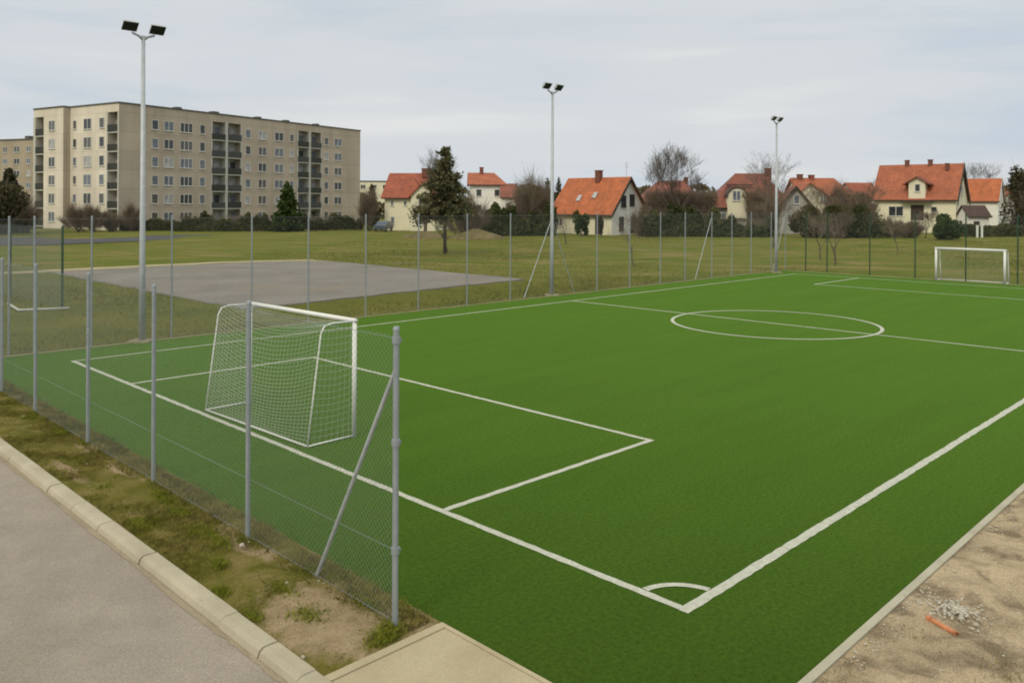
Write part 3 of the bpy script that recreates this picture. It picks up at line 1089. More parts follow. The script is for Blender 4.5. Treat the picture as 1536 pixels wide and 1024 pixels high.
# far blocks
b2 = empty('distant_block', atd(-70, 214), math.atan2(-14, 110 * 208 / F) * 0.55, 'distant tan apartment block half hidden by dark trees at the left edge', 'apartment block')
Lb = 36
MB().box((0, 0, -0.5), (Lb, 12, 19.6)).build('wall', 'panel_far', b2)
MB().box((-0.2, -0.2, 19.602), (Lb + 0.2, 12.2, 19.9)).build('roof', 'roof_felt', b2)
MB().box((21.5, 3, 19.902), (23, 5, 20.9)).build('roof_vent', 'roof_felt', b2)
for i in range(9):
    for z in (17.3, 14.3, 11.3, 8.3, 5.3):
        window(b2, (2.5 + i * 4.0, 0, z), 0, 2.0 if i % 2 else 1.5, 1.5, 2)
b3 = empty('pale_block', atd(536, 300), 0.1, 'pale flat-roofed building far behind, in the gap right of the long block', 'building')
MB().box((0, 0, -0.5), (16, 10, 12.2)).build('wall', 'cream', b3)
MB().box((-0.2, -0.2, 12.202), (16.2, 10.2, 12.6)).build('roof', 'roof_felt', b3)
for i in range(4):
    for z in (10.4, 7.4):
        window(b3, (2 + i * 4, 0, z), 0, 1.8, 1.5, 2)

# ------------------------------------------------------------------ houses


def roof_solid(L, Wd, eave, ridge, ov=0.45, hl=0.0, hr=0.0, th=0.2, ridge_y=None, gov=None):
    """ridge along x; hl/hr = hip run at either end"""
    gov = ov if gov is None else gov
    ry = Wd / 2 if ridge_y is None else ridge_y
    sl_ = (ridge - eave) / (Wd / 2)
    ze = eave - sl_ * ov
    xl = -gov if hl == 0 else hl
    xr = L + gov if hr == 0 else L - hr
    xe0, xe1 = (-gov, L + gov) if True else (0, L)
    top = [(xe0, -ov, ze), (xe1, -ov, ze), (xe1, Wd + ov, ze), (xe0, Wd + ov, ze), (xl, ry, ridge), (xr, ry, ridge)]
    bot = [(x, y, z - th) for x, y, z in top]
    b = MB()
    F_ = [(0, 1, 5, 4), (2, 3, 4, 5)]
    if hl:
        F_.append((3, 0, 4))
    if hr:
        F_.append((1, 2, 5))
    fs = list(F_) + [tuple(6 + i for i in reversed(q)) for q in F_]
    bd = [0, 1] + ([] if hr else [5]) + [2, 3] + ([] if hl else [4])
    for i in range(len(bd)):
        a, c = bd[i], bd[(i + 1) % len(bd)]
        fs.append((a, a + 6, c + 6, c))
    b.add(top + bot, fs)
    return b


def gable_wall(L, Wd, eave, ridge, hl=0, hr=0):
    b = MB()
    zt = eave - 0.05
    b.box((0, 0, -0.5), (L, Wd, zt))
    for x0, x1, h_ in ((0.0, 0.25, hl), (L - 0.25, L, hr)):
        if not h_:
            k = (ridge - 0.24 - zt)
            b.add([(x0, 0.05, zt), (x0, Wd - 0.05, zt), (x0, Wd / 2, zt + k), (x1, 0.05, zt), (x1, Wd - 0.05, zt), (x1, Wd / 2, zt + k)],
                  [(0, 2, 1), (3, 4, 5), (0, 3, 5, 2), (1, 2, 5, 4), (0, 1, 4, 3)])
    return b


def verge_board(parent, x, Wd, eave, ridge, ov, th=0.45, m='dark_wood'):
    sl_ = (ridge - eave) / (Wd / 2)
    ze = eave - sl_ * ov
    for s in (0, 1):
        y0 = -ov if s == 0 else Wd + ov
        b = MB().add([(x, y0, ze + 0.02), (x, Wd / 2, ridge + 0.02), (x, Wd / 2, ridge - th), (x, y0, ze - th),
                      (x + 0.1, y0, ze + 0.02), (x + 0.1, Wd / 2, ridge + 0.02), (x + 0.1, Wd / 2, ridge - th), (x + 0.1, y0, ze - th)],
                     [(0, 1, 2, 3), (7, 6, 5, 4), (0, 4, 5, 1), (1, 5, 6, 2), (2, 6, 7, 3), (3, 7, 4, 0)])
        b.build('verge_board', m, parent)


def chimney(parent, x, y, z0, z1, w=0.7, m='chimney'):
    b = MB().box((x - w / 2, y - w / 2, z0), (x + w / 2, y + w / 2, z1))
    b.box((x - w / 2 - 0.08, y - w / 2 - 0.08, z1 + 0.002), (x + w / 2 + 0.08, y + w / 2 + 0.08, z1 + 0.12))
    return b.build('chimney', m, parent)


def house(name, corner_px, depth, ang, L, Wd, eave, ridge, wm, rm, label, hl=0, hr=0, ov=0.5, gov=None, anchor='right'):
    """root at the front-left corner; anchor = which front corner the pixel column belongs to"""
    c = atd(corner_px, depth)
    ax = Vector((math.cos(ang), math.sin(ang), 0))
    if anchor == 'right':
        c = c - ax * L
    root = empty(name, c, ang, label, 'house')
    gable_wall(L, Wd, eave, ridge, hl, hr).build('wall', wm, root)
    rf = roof_solid(L, Wd, eave, ridge, ov, hl, hr, gov=gov).build('roof', rm, root)
    MB().tube([(-0.3, -ov - 0.06, eave - (ridge - eave) / (Wd / 2) * ov - 0.16), (L + 0.3, -ov - 0.06, eave - (ridge - eave) / (Wd / 2) * ov - 0.16)], 0.09, 6).build('gutter', 'dark_wood', root)
    return root, rf


# bright orange-roofed house in the middle
hC, rC = house('orange_roof_house', 917, 113.5, R(-44), 10.6, 8.0, 3.35, 8.05, 'yellow_cream', 'tile_orange',
               'cream and white house with the brightest orange roof, behind the middle floodlight pole')
# pale gable skin on the right end
MB().add([(10.602, 0.0, -0.4), (10.602, 8.0, -0.4), (10.602, 8.0, 3.25), (10.602, 4.0, 7.75), (10.602, 0, 3.25),
          (10.66, 0.0, -0.4), (10.66, 8.0, -0.4), (10.66, 8.0, 3.25), (10.66, 4.0, 7.75), (10.66, 0, 3.25)],
         [(4, 3, 2, 1, 0), (5, 6, 7, 8, 9), (0, 1, 6, 5), (1, 2, 7, 6), (2, 3, 8, 7), (3, 4, 9, 8), (4, 0, 5, 9)]).build('gable_wall', 'cream_white', hC)
verge_board(hC, 11.02, 8, 3.35, 8.05, 0.5)
for y, z in ((2.7, 4.6), (4.7, 4.8)):
    window(hC, (10.68, y, z), R(90), 1.1, 1.6, 2, 'dark_wood', 'pane_a')
window(hC, (10.68, 2.2, 1.5), R(90), 1.0, 1.9, 1, 'dark_wood', 'pane_a')
door(hC, (10.68, 5.0, 0.1), R(90), 1.2, 2.4)
door(hC, (8.3, 0, 0.0), 0, 0.95, 2.3)
window(hC, (1.2, 0, 1.6), 0, 1.2, 1.2, 2, 'frame', 'pane_a')
chimney(rC, 5.6, 3.6, 7.3, 8.95, 0.8)
for x, t in ((3.8, 0.33), (6.4, 0.42)):
    y = 4.0 * t
    z = 3.35 + 4.7 * t
    b = MB().add([(x - .35, y - .35, z - .33), (x + .35, y - .35, z - .33), (x + .35, y + .35, z + .49), (x - .35, y + .35, z + .49),
                  (x - .35, y - .42, z - .24), (x + .35, y - .42, z - .24), (x + .35, y + .28, z + .58), (x - .35, y + .28, z + .58)],
                 [(3, 2, 1, 0), (4, 5, 6, 7), (0, 1, 5, 4), (1, 2, 6, 5), (2, 3, 7, 6), (3, 0, 4, 7)])
    b.build('skylight', M['pane_c'], rC)
MB().tube([(10.2, 4.0, 7.9), (10.2, 4.0, 10.2)], 0.035, 6).tube([(9.8, 4, 9.8), (10.6, 4, 9.8)], 0.02, 5).tube([(9.9, 4, 9.4), (10.5, 4, 9.4)], 0.02, 5).build('antenna', 'galv', rC)

# red-roofed cream house at the left, partly behind the conifer
hA, rA = house('red_roof_house', 577, 130, R(-7), 8.6, 9.0, 5.5, 9.1, 'yellow_cream', 'tile_red',
               'two-storey cream house with dull red roof and brown chimney, left of the tall conifer', anchor='left')
window(hA, (1.2, 0, 4.2), 0, 0.5, 0.8, 1, 'frame', 'pane_b')
window(hA, (3.3, 0, 4.2), 0, 0.5, 0.7, 1, 'frame', 'pane_a')
window(hA, (1.3, 0, 1.5), 0, 0.6, 1.2, 1, 'frame', 'pane_b')
chimney(rA, 5.9, 4.0, 8.4, 9.7, 1.5)
# front gabled wing
wg = MB().box((4.6, -1.6, -0.5), (8.4, -0.01, 5.4)).add([(4.6, -1.6, 5.4), (8.4, -1.6, 5.4), (6.5, -1.6, 7.3), (4.6, 0.6, 5.4), (8.4, 0.6, 5.4), (6.5, 0.6, 7.3)],
                                                       [(0, 1, 2), (3, 5, 4), (0, 2, 5, 3), (1, 4, 5, 2), (0, 3, 4, 1)])
wing = wg.build('wing_wall', 'cream', hA)
MB().add([(4.2, -2.0, 5.15), (6.5, -2.0, 7.5), (8.8, -2.0, 5.15), (4.2, 2.0, 5.15), (6.5, 2.0, 7.5), (8.8, 2.0, 5.15),
          (4.2, -2.0, 4.95), (6.5, -2.0, 7.3), (8.8, -2.0, 4.95), (4.2, 2.0, 4.95), (6.5, 2.0, 7.3), (8.8, 2.0, 4.95)],
         [(0, 1, 4, 3), (1, 2, 5, 4), (6, 9, 10, 7), (7, 10, 11, 8), (0, 6, 7, 1), (1, 7, 8, 2), (3, 4, 10, 9), (4, 5, 11, 10), (0, 3, 9, 6), (2, 8, 11, 5)]).build('wing_roof', 'tile_red', hA)
window(hA, (6.5, -1.6, 4.4), 0, 1.3, 1.4, 2, 'frame', 'pane_a')
window(hA, (6.5, -1.6, 1.6), 0, 1.3, 1.4, 2, 'frame', 'pane_a')

# white house right of the conifer
hB, rB = house('white_villa', 705, 150, R(4), 6.4, 9.0, 7.9, 10.0, 'cream_white', 'tile_terra',
               'tall off-white house with low orange-red hipped roof, right of the tall conifer', anchor='left', hr=1.8, ov=0.4)
for x, z in ((1.6, 6.2), (4.9, 6.2), (1.6, 3.4), (4.9, 3.2)):
    window(hB, (x, 0, z), 0, 1.0, 1.3, 1, 'frame', 'pane_a')
chimney(rB, 2.2, 4.2, 9.4, 10.9, 0.7, 'tile_brown')
hB2, rB2 = house('lean_to_house', 752, 147, R(0), 2.6, 7.0, 5.6, 7.9, 'cream_white', 'tile_brown',
                 'narrow low house with dull red roof joined to the right of the tall off-white house', anchor='left', ov=0.3)
window(hB2, (1.2, 0, 3.8), 0, 0.9, 1.1, 1, 'frame', 'pane_a')

# dark red roof behind the bare tree
hD, rD = house('dark_red_roof_house', 968, 140, R(2), 9.8, 9.5, 5.0, 8.4, 'grey_render', 'tile_brown',
               'house with dark red hipped roof almost hidden behind the big bare tree', anchor='left', hl=3.2, hr=2.2)
window(hD, (2.2, 0, 3.4), 0, 1.2, 1.3, 2)
window(hD, (7.2, 0, 3.4), 0, 1.2, 1.3, 2)
chimney(rD, 8.0, 4.5, 7.4, 8.9, 0.6)

# brown-red roof with arched dormer
hE, rE = house('arched_dormer_house', 1070, 125, R(-3), 11.6, 9.0, 4.35, 9.1, 'grey_render', 'tile_brown',
               'house with large brown-red hipped roof and a round-topped cream dormer', anchor='left', hl=4.2, hr=3.0, ov=0.5)
xc, n = 3.4, 14
prof_ = [(-1.42, 2.2)] + [(-1.42 * math.cos(math.pi * i / n), 5.3 + 1.42 * math.sin(math.pi * i / n)) for i in range(n + 1)] + [(1.42, 2.2)]
k = len(prof_)
dm = MB().add([(xc + a, -0.75, z) for a, z in prof_] + [(xc + a, 2.6, z) for a, z in prof_],
              [tuple(range(k - 1, -1, -1))] + [(i, i + 1, k + i + 1, k + i) for i in range(k - 1)] + [(k - 1, 0, k, 2 * k - 1)])
dorm = dm.build('dormer', 'cream', hE)
arcp = [(xc - 1.6 * math.cos(math.pi * i / n), 5.3 + 1.6 * math.sin(math.pi * i / n)) for i in range(n + 1)]
b = MB()
for i in range(n):
    (xa, za), (xb, zb) = arcp[i], arcp[i + 1]
    ca = lambda x, z, f_: (xc + (x - xc) * f_, z if f_ == 1 else 5.3 + (z - 5.3) * f_)
    b.add([(xa, -0.95, za), (xb, -0.95, zb), (xb, 2.7, zb), (xa, 2.7, za)] + [(xc + (x - xc) * .9, y, 5.3 + (z - 5.3) * .9) for x, z, y in ((xa, za, -.95), (xb, zb, -.95), (xb, zb, 2.7), (xa, za, 2.7))],
          [(0, 1, 2, 3), (7, 6, 5, 4), (0, 4, 5, 1), (2, 6, 7, 3)])
b.build('dormer_roof', 'tile_dark', dorm)
window(hE, (xc - 0.1, -0.75, 5.55), 0, 1.2, 1.5, 2, 'frame', 'pane_b')
MB().box((2.4, 1.9, 7.15), (6.3, 2.3, 7.36)).build('roof_vent', 'tile_dark', rE)
for x in (1.2, 5.6, 8.4):
    window(hE, (x, 0, 2.2), 0, 1.5, 1.7, 2, 'frame', 'pane_b')
MB().box((0.2, -0.9, 1.0), (8, -0.02, 1.2)).build('balcony', 'concrete_light', hE)
chimney(rE, 9.2, 4.4, 8.0, 9.8, 0.9, 'tile_brown')


def gable_front(name, px, depth, ang, Wd, Ld, eave, ridge, wm, rm, label, ov=0.4):
    """gable faces the camera: a house turned a quarter turn (its right gable, x = L, is the front)"""
    c = atd(px, depth)                     # centre of the front
    a = ang - R(90)
    ax = Vector((math.cos(a), math.sin(a), 0))
    ay = Vector((-ax.y, ax.x, 0))
    root = empty(name, c - ax * Ld - ay * Wd / 2, a, label, 'house')
    gable_wall(Ld, Wd, eave, ridge).build('wall', wm, root)
    rf = roof_solid(Ld, Wd, eave, ridge, ov).build('roof', rm, root)
    return root, rf


hF, rF = gable_front('grey_gable_house', 1194, 121, R(-12), 4.6, 8.5, 4.2, 7.0, 'grey_render', 'tile_brown',
                     'house with grey gable and dark verge boards, just right of the farthest floodlight pole')
verge_board(hF, 8.85, 4.6, 4.2, 7.0, 0.4, 0.4)
window(hF, (8.5, 2.4, 5.0), R(90), 0.8, 1.3, 1, 'frame', 'pane_b')
window(hF, (8.5, 1.6, 2.2), R(90), 1.0, 1.3, 2, 'frame', 'pane_b')

hG, rG = house('cream_gable_house', 1204, 138, R(2), 9.8, 9.0, 5.0, 8.9, 'cream', 'tile_terra',
               'house with orange roof and a cream gable wing, half hidden behind brown shrubs', anchor='left', hr=2.6)
wgm = MB().add([(-1.6, -2.2, -0.5), (5.0, -2.2, -0.5), (5.0, -2.2, 4.6), (0.2, -2.2, 7.7), (-1.6, -2.2, 6.0), (-1.6, 1, -0.5), (5.0, 1, -0.5), (5.0, 1, 4.6), (0.2, 1, 7.7), (-1.6, 1, 6.0)],
               [(0, 1, 2, 3, 4), (9, 8, 7, 6, 5), (0, 4, 9, 5), (1, 6, 7, 2), (2, 7, 8, 3), (3, 8, 9, 4)])
wgm.build('wing_wall', 'cream', hG)
MB().add([(-2.1, -2.7, 5.75), (0.2, -2.7, 7.95), (5.8, -2.7, 4.15), (-2.1, 4, 5.75), (0.2, 4, 7.95), (5.8, 4, 4.15)] +
         [(-2.1, -2.7, 5.55), (0.2, -2.7, 7.75), (5.8, -2.7, 3.95), (-2.1, 4, 5.55), (0.2, 4, 7.75), (5.8, 4, 3.95)],
         [(0, 1, 4, 3), (1, 2, 5, 4), (6, 9, 10, 7), (7, 10, 11, 8), (0, 6, 7, 1), (1, 7, 8, 2), (3, 4, 10, 9), (4, 5, 11, 10), (0, 3, 9, 6), (2, 8, 11, 5)]).build('wing_roof', 'tile_terra', hG)
window(hG, (2.8, -2.2, 5.3), 0, 1.5, 1.4, 3, 'frame', 'pane_b')
window(hG, (1.5, -2.2, 2.4), 0, 1.6, 1.3, 2, 'frame', 'pane_a')
window(hG, (7.5, 0, 3.2), 0, 1.4, 1.3, 2, 'frame', 'pane_b')
chimney(rG, 1.2, 4.4, 8.4, 9.4, 0.8)
chimney(rG, 3.2, 4.4, 8.4, 9.3, 0.8, 'tile_brown')

# big orange-roofed house with dormer door
_a = Vector((math.cos(R(-39)), math.sin(R(-39)), 0))
HL = -on_line(1311, atd(1434, 127), _a)
hH, rH = house('large_orange_roof_house', 1434, 127, R(-39), HL, 8.6, 5.75, 10.9, 'yellow_cream', 'tile_terra',
               'large cream house with steep orange roof and small dormer over its door, behind far goal', ov=0.5, gov=0.35)
AHR = R(-39)
h_ax = Vector((math.cos(AHR), math.sin(AHR), 0))
hxx = lambda px_: on_line(px_, hH.location, h_ax)
verge_board(hH, HL + 0.3, 8.6, 5.75, 10.9, 0.5, 0.9, 'rail_dark')
window(hH, (hxx(1344), 0, 3.3), 0, 2.2, 1.6, 2, 'frame', 'pane_a')
window(hH, (hxx(1401), 0, 3.6), 0, 0.9, 0.9, 1, 'frame', 'pane_a')
window(hH, (HL, 4.2, 6.6), R(90), 1.2, 1.5, 2, 'frame', 'pane_a')
xd = hxx(1376)
door(hH, (xd, 0, 1.9), 0, 1.9, 2.4)
MB().box((xd - 2.2, -1.3, 4.75), (xd + 2.2, -0.02, 4.95)).build('porch_canopy', 'dark_wood', hH)
dmw = MB().box((xd - 1.2, -0.35, 4.95), (xd + 1.2, 3.0, 7.9)).add([(xd - 1.2, -0.35, 7.9), (xd + 1.2, -0.35, 7.9), (xd, -0.35, 8.6), (xd - 1.2, 3, 7.9), (xd + 1.2, 3, 7.9), (xd, 3, 8.6)],
                                                       [(0, 1, 2), (3, 5, 4), (0, 2, 5, 3), (1, 4, 5, 2)])
dd = dmw.build('dormer', 'cream', hH)
MB().add([(xd - 2.0, -0.75, 7.65), (xd, -0.75, 8.85), (xd + 2.0, -0.75, 7.65), (xd - 2.0, 3.2, 7.65), (xd, 3.2, 8.85), (xd + 2.0, 3.2, 7.65)] +
         [(xd - 2.0, -0.75, 7.4), (xd, -0.75, 8.6), (xd + 2.0, -0.75, 7.4), (xd - 2.0, 3.2, 7.4), (xd, 3.2, 8.6), (xd + 2.0, 3.2, 7.4)],
         [(0, 1, 4, 3), (1, 2, 5, 4), (6, 9, 10, 7), (7, 10, 11, 8), (0, 6, 7, 1), (1, 7, 8, 2), (3, 4, 10, 9), (4, 5, 11, 10), (0, 3, 9, 6), (2, 8, 11, 5)]).build('dormer_roof', 'tile_brown', dd)
window(hH, (xd + 0.1, -0.35, 7.0), 0, 0.8, 1.2, 1, 'frame', 'pane_a')
chimney(rH, HL * 0.33, 4.3, 10.4, 11.5, 0.6)
chimney(rH, HL * 0.62, 4.3, 10.4, 11.5, 0.6)
chimney(rH, HL * 0.84, 3.4, 9.8, 10.8, 0.5)

hI, rI = house('small_orange_roof_house', 1497, 140, R(-37), 5.2, 7.5, 5.4, 9.0, 'cream_white', 'tile_orange',
               'small white house with orange roof at the right edge, behind a dark-roofed shed', ov=0.35, gov=0.3)
verge_board(hI, 5.4, 7.5, 5.4, 9.0, 0.35, 0.35, 'galv')
window(hI, (2.6, 0, 2.6), 0, 1.0, 1.0, 2, 'frame', 'pane_a')
window(hI, (5.2, 2.4, 2.6), R(90), 1.0, 1.1, 2, 'frame', 'pane_a')
MB().box((-1.4, 1.5, -0.4), (-0.02, 5.5, 7.3)).build('side_wall', 'cream_white', hI)
hJ, rJ = gable_front('grey_end_house', 1516, 150, R(-20), 5.0, 7, 4.6, 7.0, 'grey_render', 'tile_red',
                     'narrow grey house with a reddish roof at the right edge of the row')
window(hJ, (7.0, 2.5, 3.2), R(90), 1.0, 1.2, 2, 'frame', 'pane_a')
sh, rS = house('garden_shed', 1453, 124, R(0), 3.1, 3.2, 2.9, 4.3, 'cream_white', 'tile_dark',
               'low shed with dark brown roof between the two orange-roofed houses at the right', anchor='left', ov=0.25)
sh['category'] = 'shed'
door(sh, (1.2, 0, 0), 0, 0.9, 1.9)
# red roof peeking between houses
hK, rK = house('red_gap_house', 1284, 165, R(5), 5.0, 8, 6.2, 8.9, 'cream_white', 'tile_red',
               'red-roofed house mostly hidden in the gap left of the large orange-roofed house', anchor='left', ov=0.4)
window(hK, (2.5, 0, 4.4), 0, 1.0, 1.2, 2)

# ------------------------------------------------------------------ plants
def crown_mesh_branches(base, height, spread, seed, trunk_h, tr, levels=5, kids=(3, 4), up=0.25, tw=0.012, fan=0.75):
    rs = random.Random(seed)
    trunk = MB()
    A, B, r0, r1 = [], [], [], []

    def grow(p, d, L, rad, lev):
        k = 3
        pts, rr = [p], [rad]
        for i in range(k):
            d = (d + Vector((rs.gauss(0, 0.13), rs.gauss(0, 0.13), rs.gauss(0, 0.08) + up * 0.12))).normalized()
            pts.append(pts[-1] + d * (L / k))
            rr.append(max(tw * 0.6, rad * (1 - 0.45 * (i + 1) / k)))
        if lev <= 1:
            trunk.tube(pts, rr, 7 if lev == 0 else 5, cap=False)
        else:
            for i in range(k):
                A.append(pts[i]); B.append(pts[i + 1]); r0.append(rr[i]); r1.append(rr[i + 1])
        if lev >= levels:
            return
        n = rs.randint(*kids)
        for j in range(n):
            t = rs.uniform(0.45, 1.0) if j else 1.0
            i = min(k - 1, int(t * k))
            q = pts[i].lerp(pts[i + 1], min(1, t * k - i))
            ang = rs.uniform(0.3, fan)
            axis = Vector((rs.gauss(0, 1), rs.gauss(0, 1), rs.gauss(0, 0.5)))
            axis = (axis - d * axis.dot(d)).normalized()
            nd = (d * math.cos(ang) + axis * math.sin(ang) * spread + Vector((0, 0, up * 0.3))).normalized()
            grow(q, nd, L * rs.uniform(0.6, 0.85), rr[-1] * rs.uniform(0.6, 0.85), lev + 1)
    grow(Vector((0, 0, -0.1)), Vector((0, 0, 1)), trunk_h, tr, 0)
    A, B = np.array([tuple(a) for a in A]), np.array([tuple(b) for b in B])
    top = B[:, 2].max()
    return trunk, A, B, np.array(r0), np.array(r1), top


def bare_tree(name, pos, height, label, seed, trunk_h, tr, spread=1.0, levels=5, tm='twig', kids=(3, 4), fan=0.75, width=None, group=None, tw=0.007, up=0.5):
    trunk, A, B, r0, r1, top = crown_mesh_branches(pos, height, spread, seed, trunk_h, tr, levels, kids, up, tw, fan)
    s = height / top
    sw = s
    if width:
        sw = width / (np.percentile(np.abs(B[:, :2]), 97) * 2)
    root = empty(name, pos, 0, label, 'tree', group)
    trunk.v = [(x * sw, y * sw, z * s) for x, y, z in trunk.v]
    trunk.build('trunk', 'bark', root, smooth=True)
    sv = np.array([sw, sw, s])
    link('crown', sticks('crown', A * sv, B * sv, np.maximum(r0, tw), np.maximum(r1, tw * 0.7), tm), root)
    return root


def conifer(name, pos, height, width, label, seed, m='conifer', base=0.12, n=9000, leaf=0.34, group=None, ragged_=0.35):
    rng = np.random.default_rng(seed)
    root = empty(name, pos, 0, label, 'tree', group)
    MB().tube([(0, 0, -0.1), (0.05, 0, height * 0.5), (0, 0, height * 0.97)], [height * 0.018, height * 0.011, 0.02], 7).build('trunk', 'bark', root, smooth=True)
    nb = int(height * 30)
    n = int(n * 1.45)
    leaf = leaf * 0.72
    zb = height * (base + (1 - base) * rng.uniform(0, 1, nb) ** 1.25)
    az = rng.uniform(0, 2 * math.pi, nb)
    ln = width / 2 * (1 - (zb / height - base) / (1 - base)) ** 0.72 * rng.uniform(1 - ragged_, 1.12, nb) + 0.15
    dr = np.stack([np.cos(az), np.sin(az), rng.normal(0.12, 0.16, nb)], 1)
    b0 = np.stack([0 * zb, 0 * zb, zb], 1)
    b1 = b0 + dr * ln[:, None]
    pick = rng.choice(nb, n, p=ln / ln.sum())
    t = rng.uniform(0.12, 1, n) ** 0.7
    pts = b0[pick] + dr[pick] * (ln[pick] * t)[:, None] + rng.normal(0, 0.13, (n, 3)) * (0.5 + ln[pick] * 0.3)[:, None]
    pts[:, 2] -= 0.10 * ln[pick] * t ** 2
    pts[:, 2] = np.clip(pts[:, 2], 0.1, height)
    cr = link('crown', leaves('crown', pts, leaf, m, rng, 2.0), root)
    link('branches', sticks('branches', b0, b1, 0.04, 0.012, 'bark'), cr)
    return root


def shrub(name, pos, rx, ry, rz, label, seed, m, n=3500, leaf=0.28, lumps=9, twigs=0, cat='shrub', group=None, rotz=0, tm='twig_brown', stems=5):
    """lumpy leafy mass on several stems, gaps between the lumps"""
    rng = np.random.default_rng(seed)
    root = empty(name, pos, rotz, label, cat, group)
    st = MB()
    ce = []
    for i in range(lumps):
        a, rr = rng.uniform(0, 6.28), rng.uniform(0, 0.72)
        zc = rng.uniform(0.2, 0.8)
        sc_ = rng.uniform(0.28, 0.5)
        ce.append((rx * rr * math.cos(a) * (1.2 - 0.5 * zc), ry * rr * math.sin(a) * (1.2 - 0.5 * zc), rz * zc, sc_))
    for i in range(stems):
        c = ce[i % lumps]
        st.tube([(rng.normal(0, rx * 0.15), rng.normal(0, ry * 0.15), -0.1), (c[0] * 0.5, c[1] * 0.5, c[2] * 0.5), (c[0], c[1], c[2])], [0.07, 0.05, 0.02], 5)
    st.build('trunk', 'bark', root)
    if m == 'thicket':
        n, leaf, twigs = int(n * 0.5), leaf * 0.55, int(twigs * 3.2)
    else:
        n, leaf = int(n * 1.6), leaf * 0.8
    k = rng.integers(0, lumps, n)
    d = rng.normal(size=(n, 3))
    d /= np.linalg.norm(d, axis=1)[:, None]
    r = rng.uniform(0.15, 1, n) ** 0.45
    C = np.array(ce)[k]
    pts = C[:, :3] + d * (r * C[:, 3])[:, None] * np.array([rx, ry, rz * 0.75])
    pts[:, 2] = np.clip(pts[:, 2], 0.05, None)
    if n:
        cr = link('crown', leaves('crown', pts, leaf, m, rng), root)
    if twigs:
        ns = 9 + int(rx * 5)
        aa, sp = rng.uniform(0, 6.28, ns), rng.uniform(0.1, 1.0, ns) ** 0.7
        b0 = np.stack([rx * 0.3 * sp * np.cos(aa), ry * 0.3 * sp * np.sin(aa), 0 * aa], 1)
        b1 = np.stack([rx * sp * np.cos(aa), ry * sp * np.sin(aa), rz * (1.0 - 0.45 * sp ** 2) * rng.uniform(0.7, 1.12, ns)], 1)
        k2 = rng.integers(0, ns, twigs)
        tt = rng.uniform(0.15, 1.0, twigs) ** 0.8
        p0 = b0[k2] + (b1 - b0)[k2] * tt[:, None] + rng.normal(0, 0.06, (twigs, 3)) * rx
        dd_ = (b1 - b0)[k2] / np.linalg.norm((b1 - b0)[k2], axis=1)[:, None] + rng.normal(0, 0.42, (twigs, 3)) + np.array([0, 0, 0.25])
        p1 = p0 + dd_ * (rz * rng.uniform(0.10, 0.26, twigs))[:, None]
        link('stems', sticks('stems', b0, b1, 0.035, 0.01, 'bark'), root)
        link('twigs', sticks('twigs', p0, p1, 0.011, 0.004, tm), root)
    return root


def hedge(name, p0, p1, depth, height, label, seed, m, n, leaf=0.3, rag=0.3, cat='hedge', twigs=0):
    rng = np.random.default_rng(seed)
    if m == 'thicket':
        n, leaf, twigs = int(n * 0.55), leaf * 0.55, twigs * 4
    else:
        n, leaf = int(n * 1.6), leaf * 0.8
    d = p1 - p0
    L = d.length
    root = empty(name, p0, math.atan2(d.y, d.x), label, cat)
    x = rng.uniform(0, L, n)
    prof = 1 + rag * (np.sin(x * 0.9 + seed) * 0.4 + np.sin(x * 2.3 + 1.3 * seed) * 0.3 + np.sin(x * 5.1) * 0.2)
    y = depth * (rng.uniform(0, 1, n))
    z = height * prof * (1 - rng.uniform(0, 1, n) ** 2.2) * (1 - 0.25 * np.abs(y / depth - 0.5) * 2)
    front = rng.uniform(0, 1, n) < 0.45
    y[front] = rng.uniform(-0.1, 0.3, front.sum())
    z[front] = rng.uniform(0.02, 0.95, front.sum()) * height * prof[front]
    pts = np.stack([x, y, np.maximum(z, 0.02)], 1)
    link('foliage', leaves('foliage', pts, leaf, m, rng), root)
    st = MB()
    for i in range(max(3, int(L / 2.0))):
        xx = rng.uniform(0, L)
        st.tube([(xx, depth * 0.5, -0.1), (xx + rng.normal(0, .15), depth * 0.5, height * 0.45), (xx + rng.normal(0, .3), depth * 0.5, height * 0.85)], [0.06, 0.045, 0.015], 5)
    st.build('stems', 'bark', root)
    if twigs:
        a = np.stack([rng.uniform(0, L, twigs), rng.uniform(0, depth, twigs), rng.uniform(0.2, height, twigs)], 1)
        b = a + np.stack([rng.normal(0, 0.35, twigs), rng.normal(0, 0.3, twigs), rng.uniform(0.3, 1.1, twigs)], 1)
        link('twigs', sticks('twigs', a, b, 0.015, 0.007, 'twig_brown'), root)
    return root


# left edge: dark trees
conifer('dark_conifer', atd(14, 112), 8.6, 5.2, 'dark conifer, taller of the two dark trees at the left edge', 21, 'dark_tree', 0.03, 6000, 0.4)
shrub('dark_bushy_tree', atd(-8, 106), 5.2, 3, 6.2, 'broad dark bushy tree cut by the left edge below the distant block', 22, 'dark_tree', 6500, 0.4, 12, 600, 'tree')
shrub('bare_left_bush', atd(36, 112), 2.2, 1.6, 4.3, 'brownish bare bush between the dark conifer and the long block', 23, 'thicket', 900, 0.28, 8, 900, 'bush')
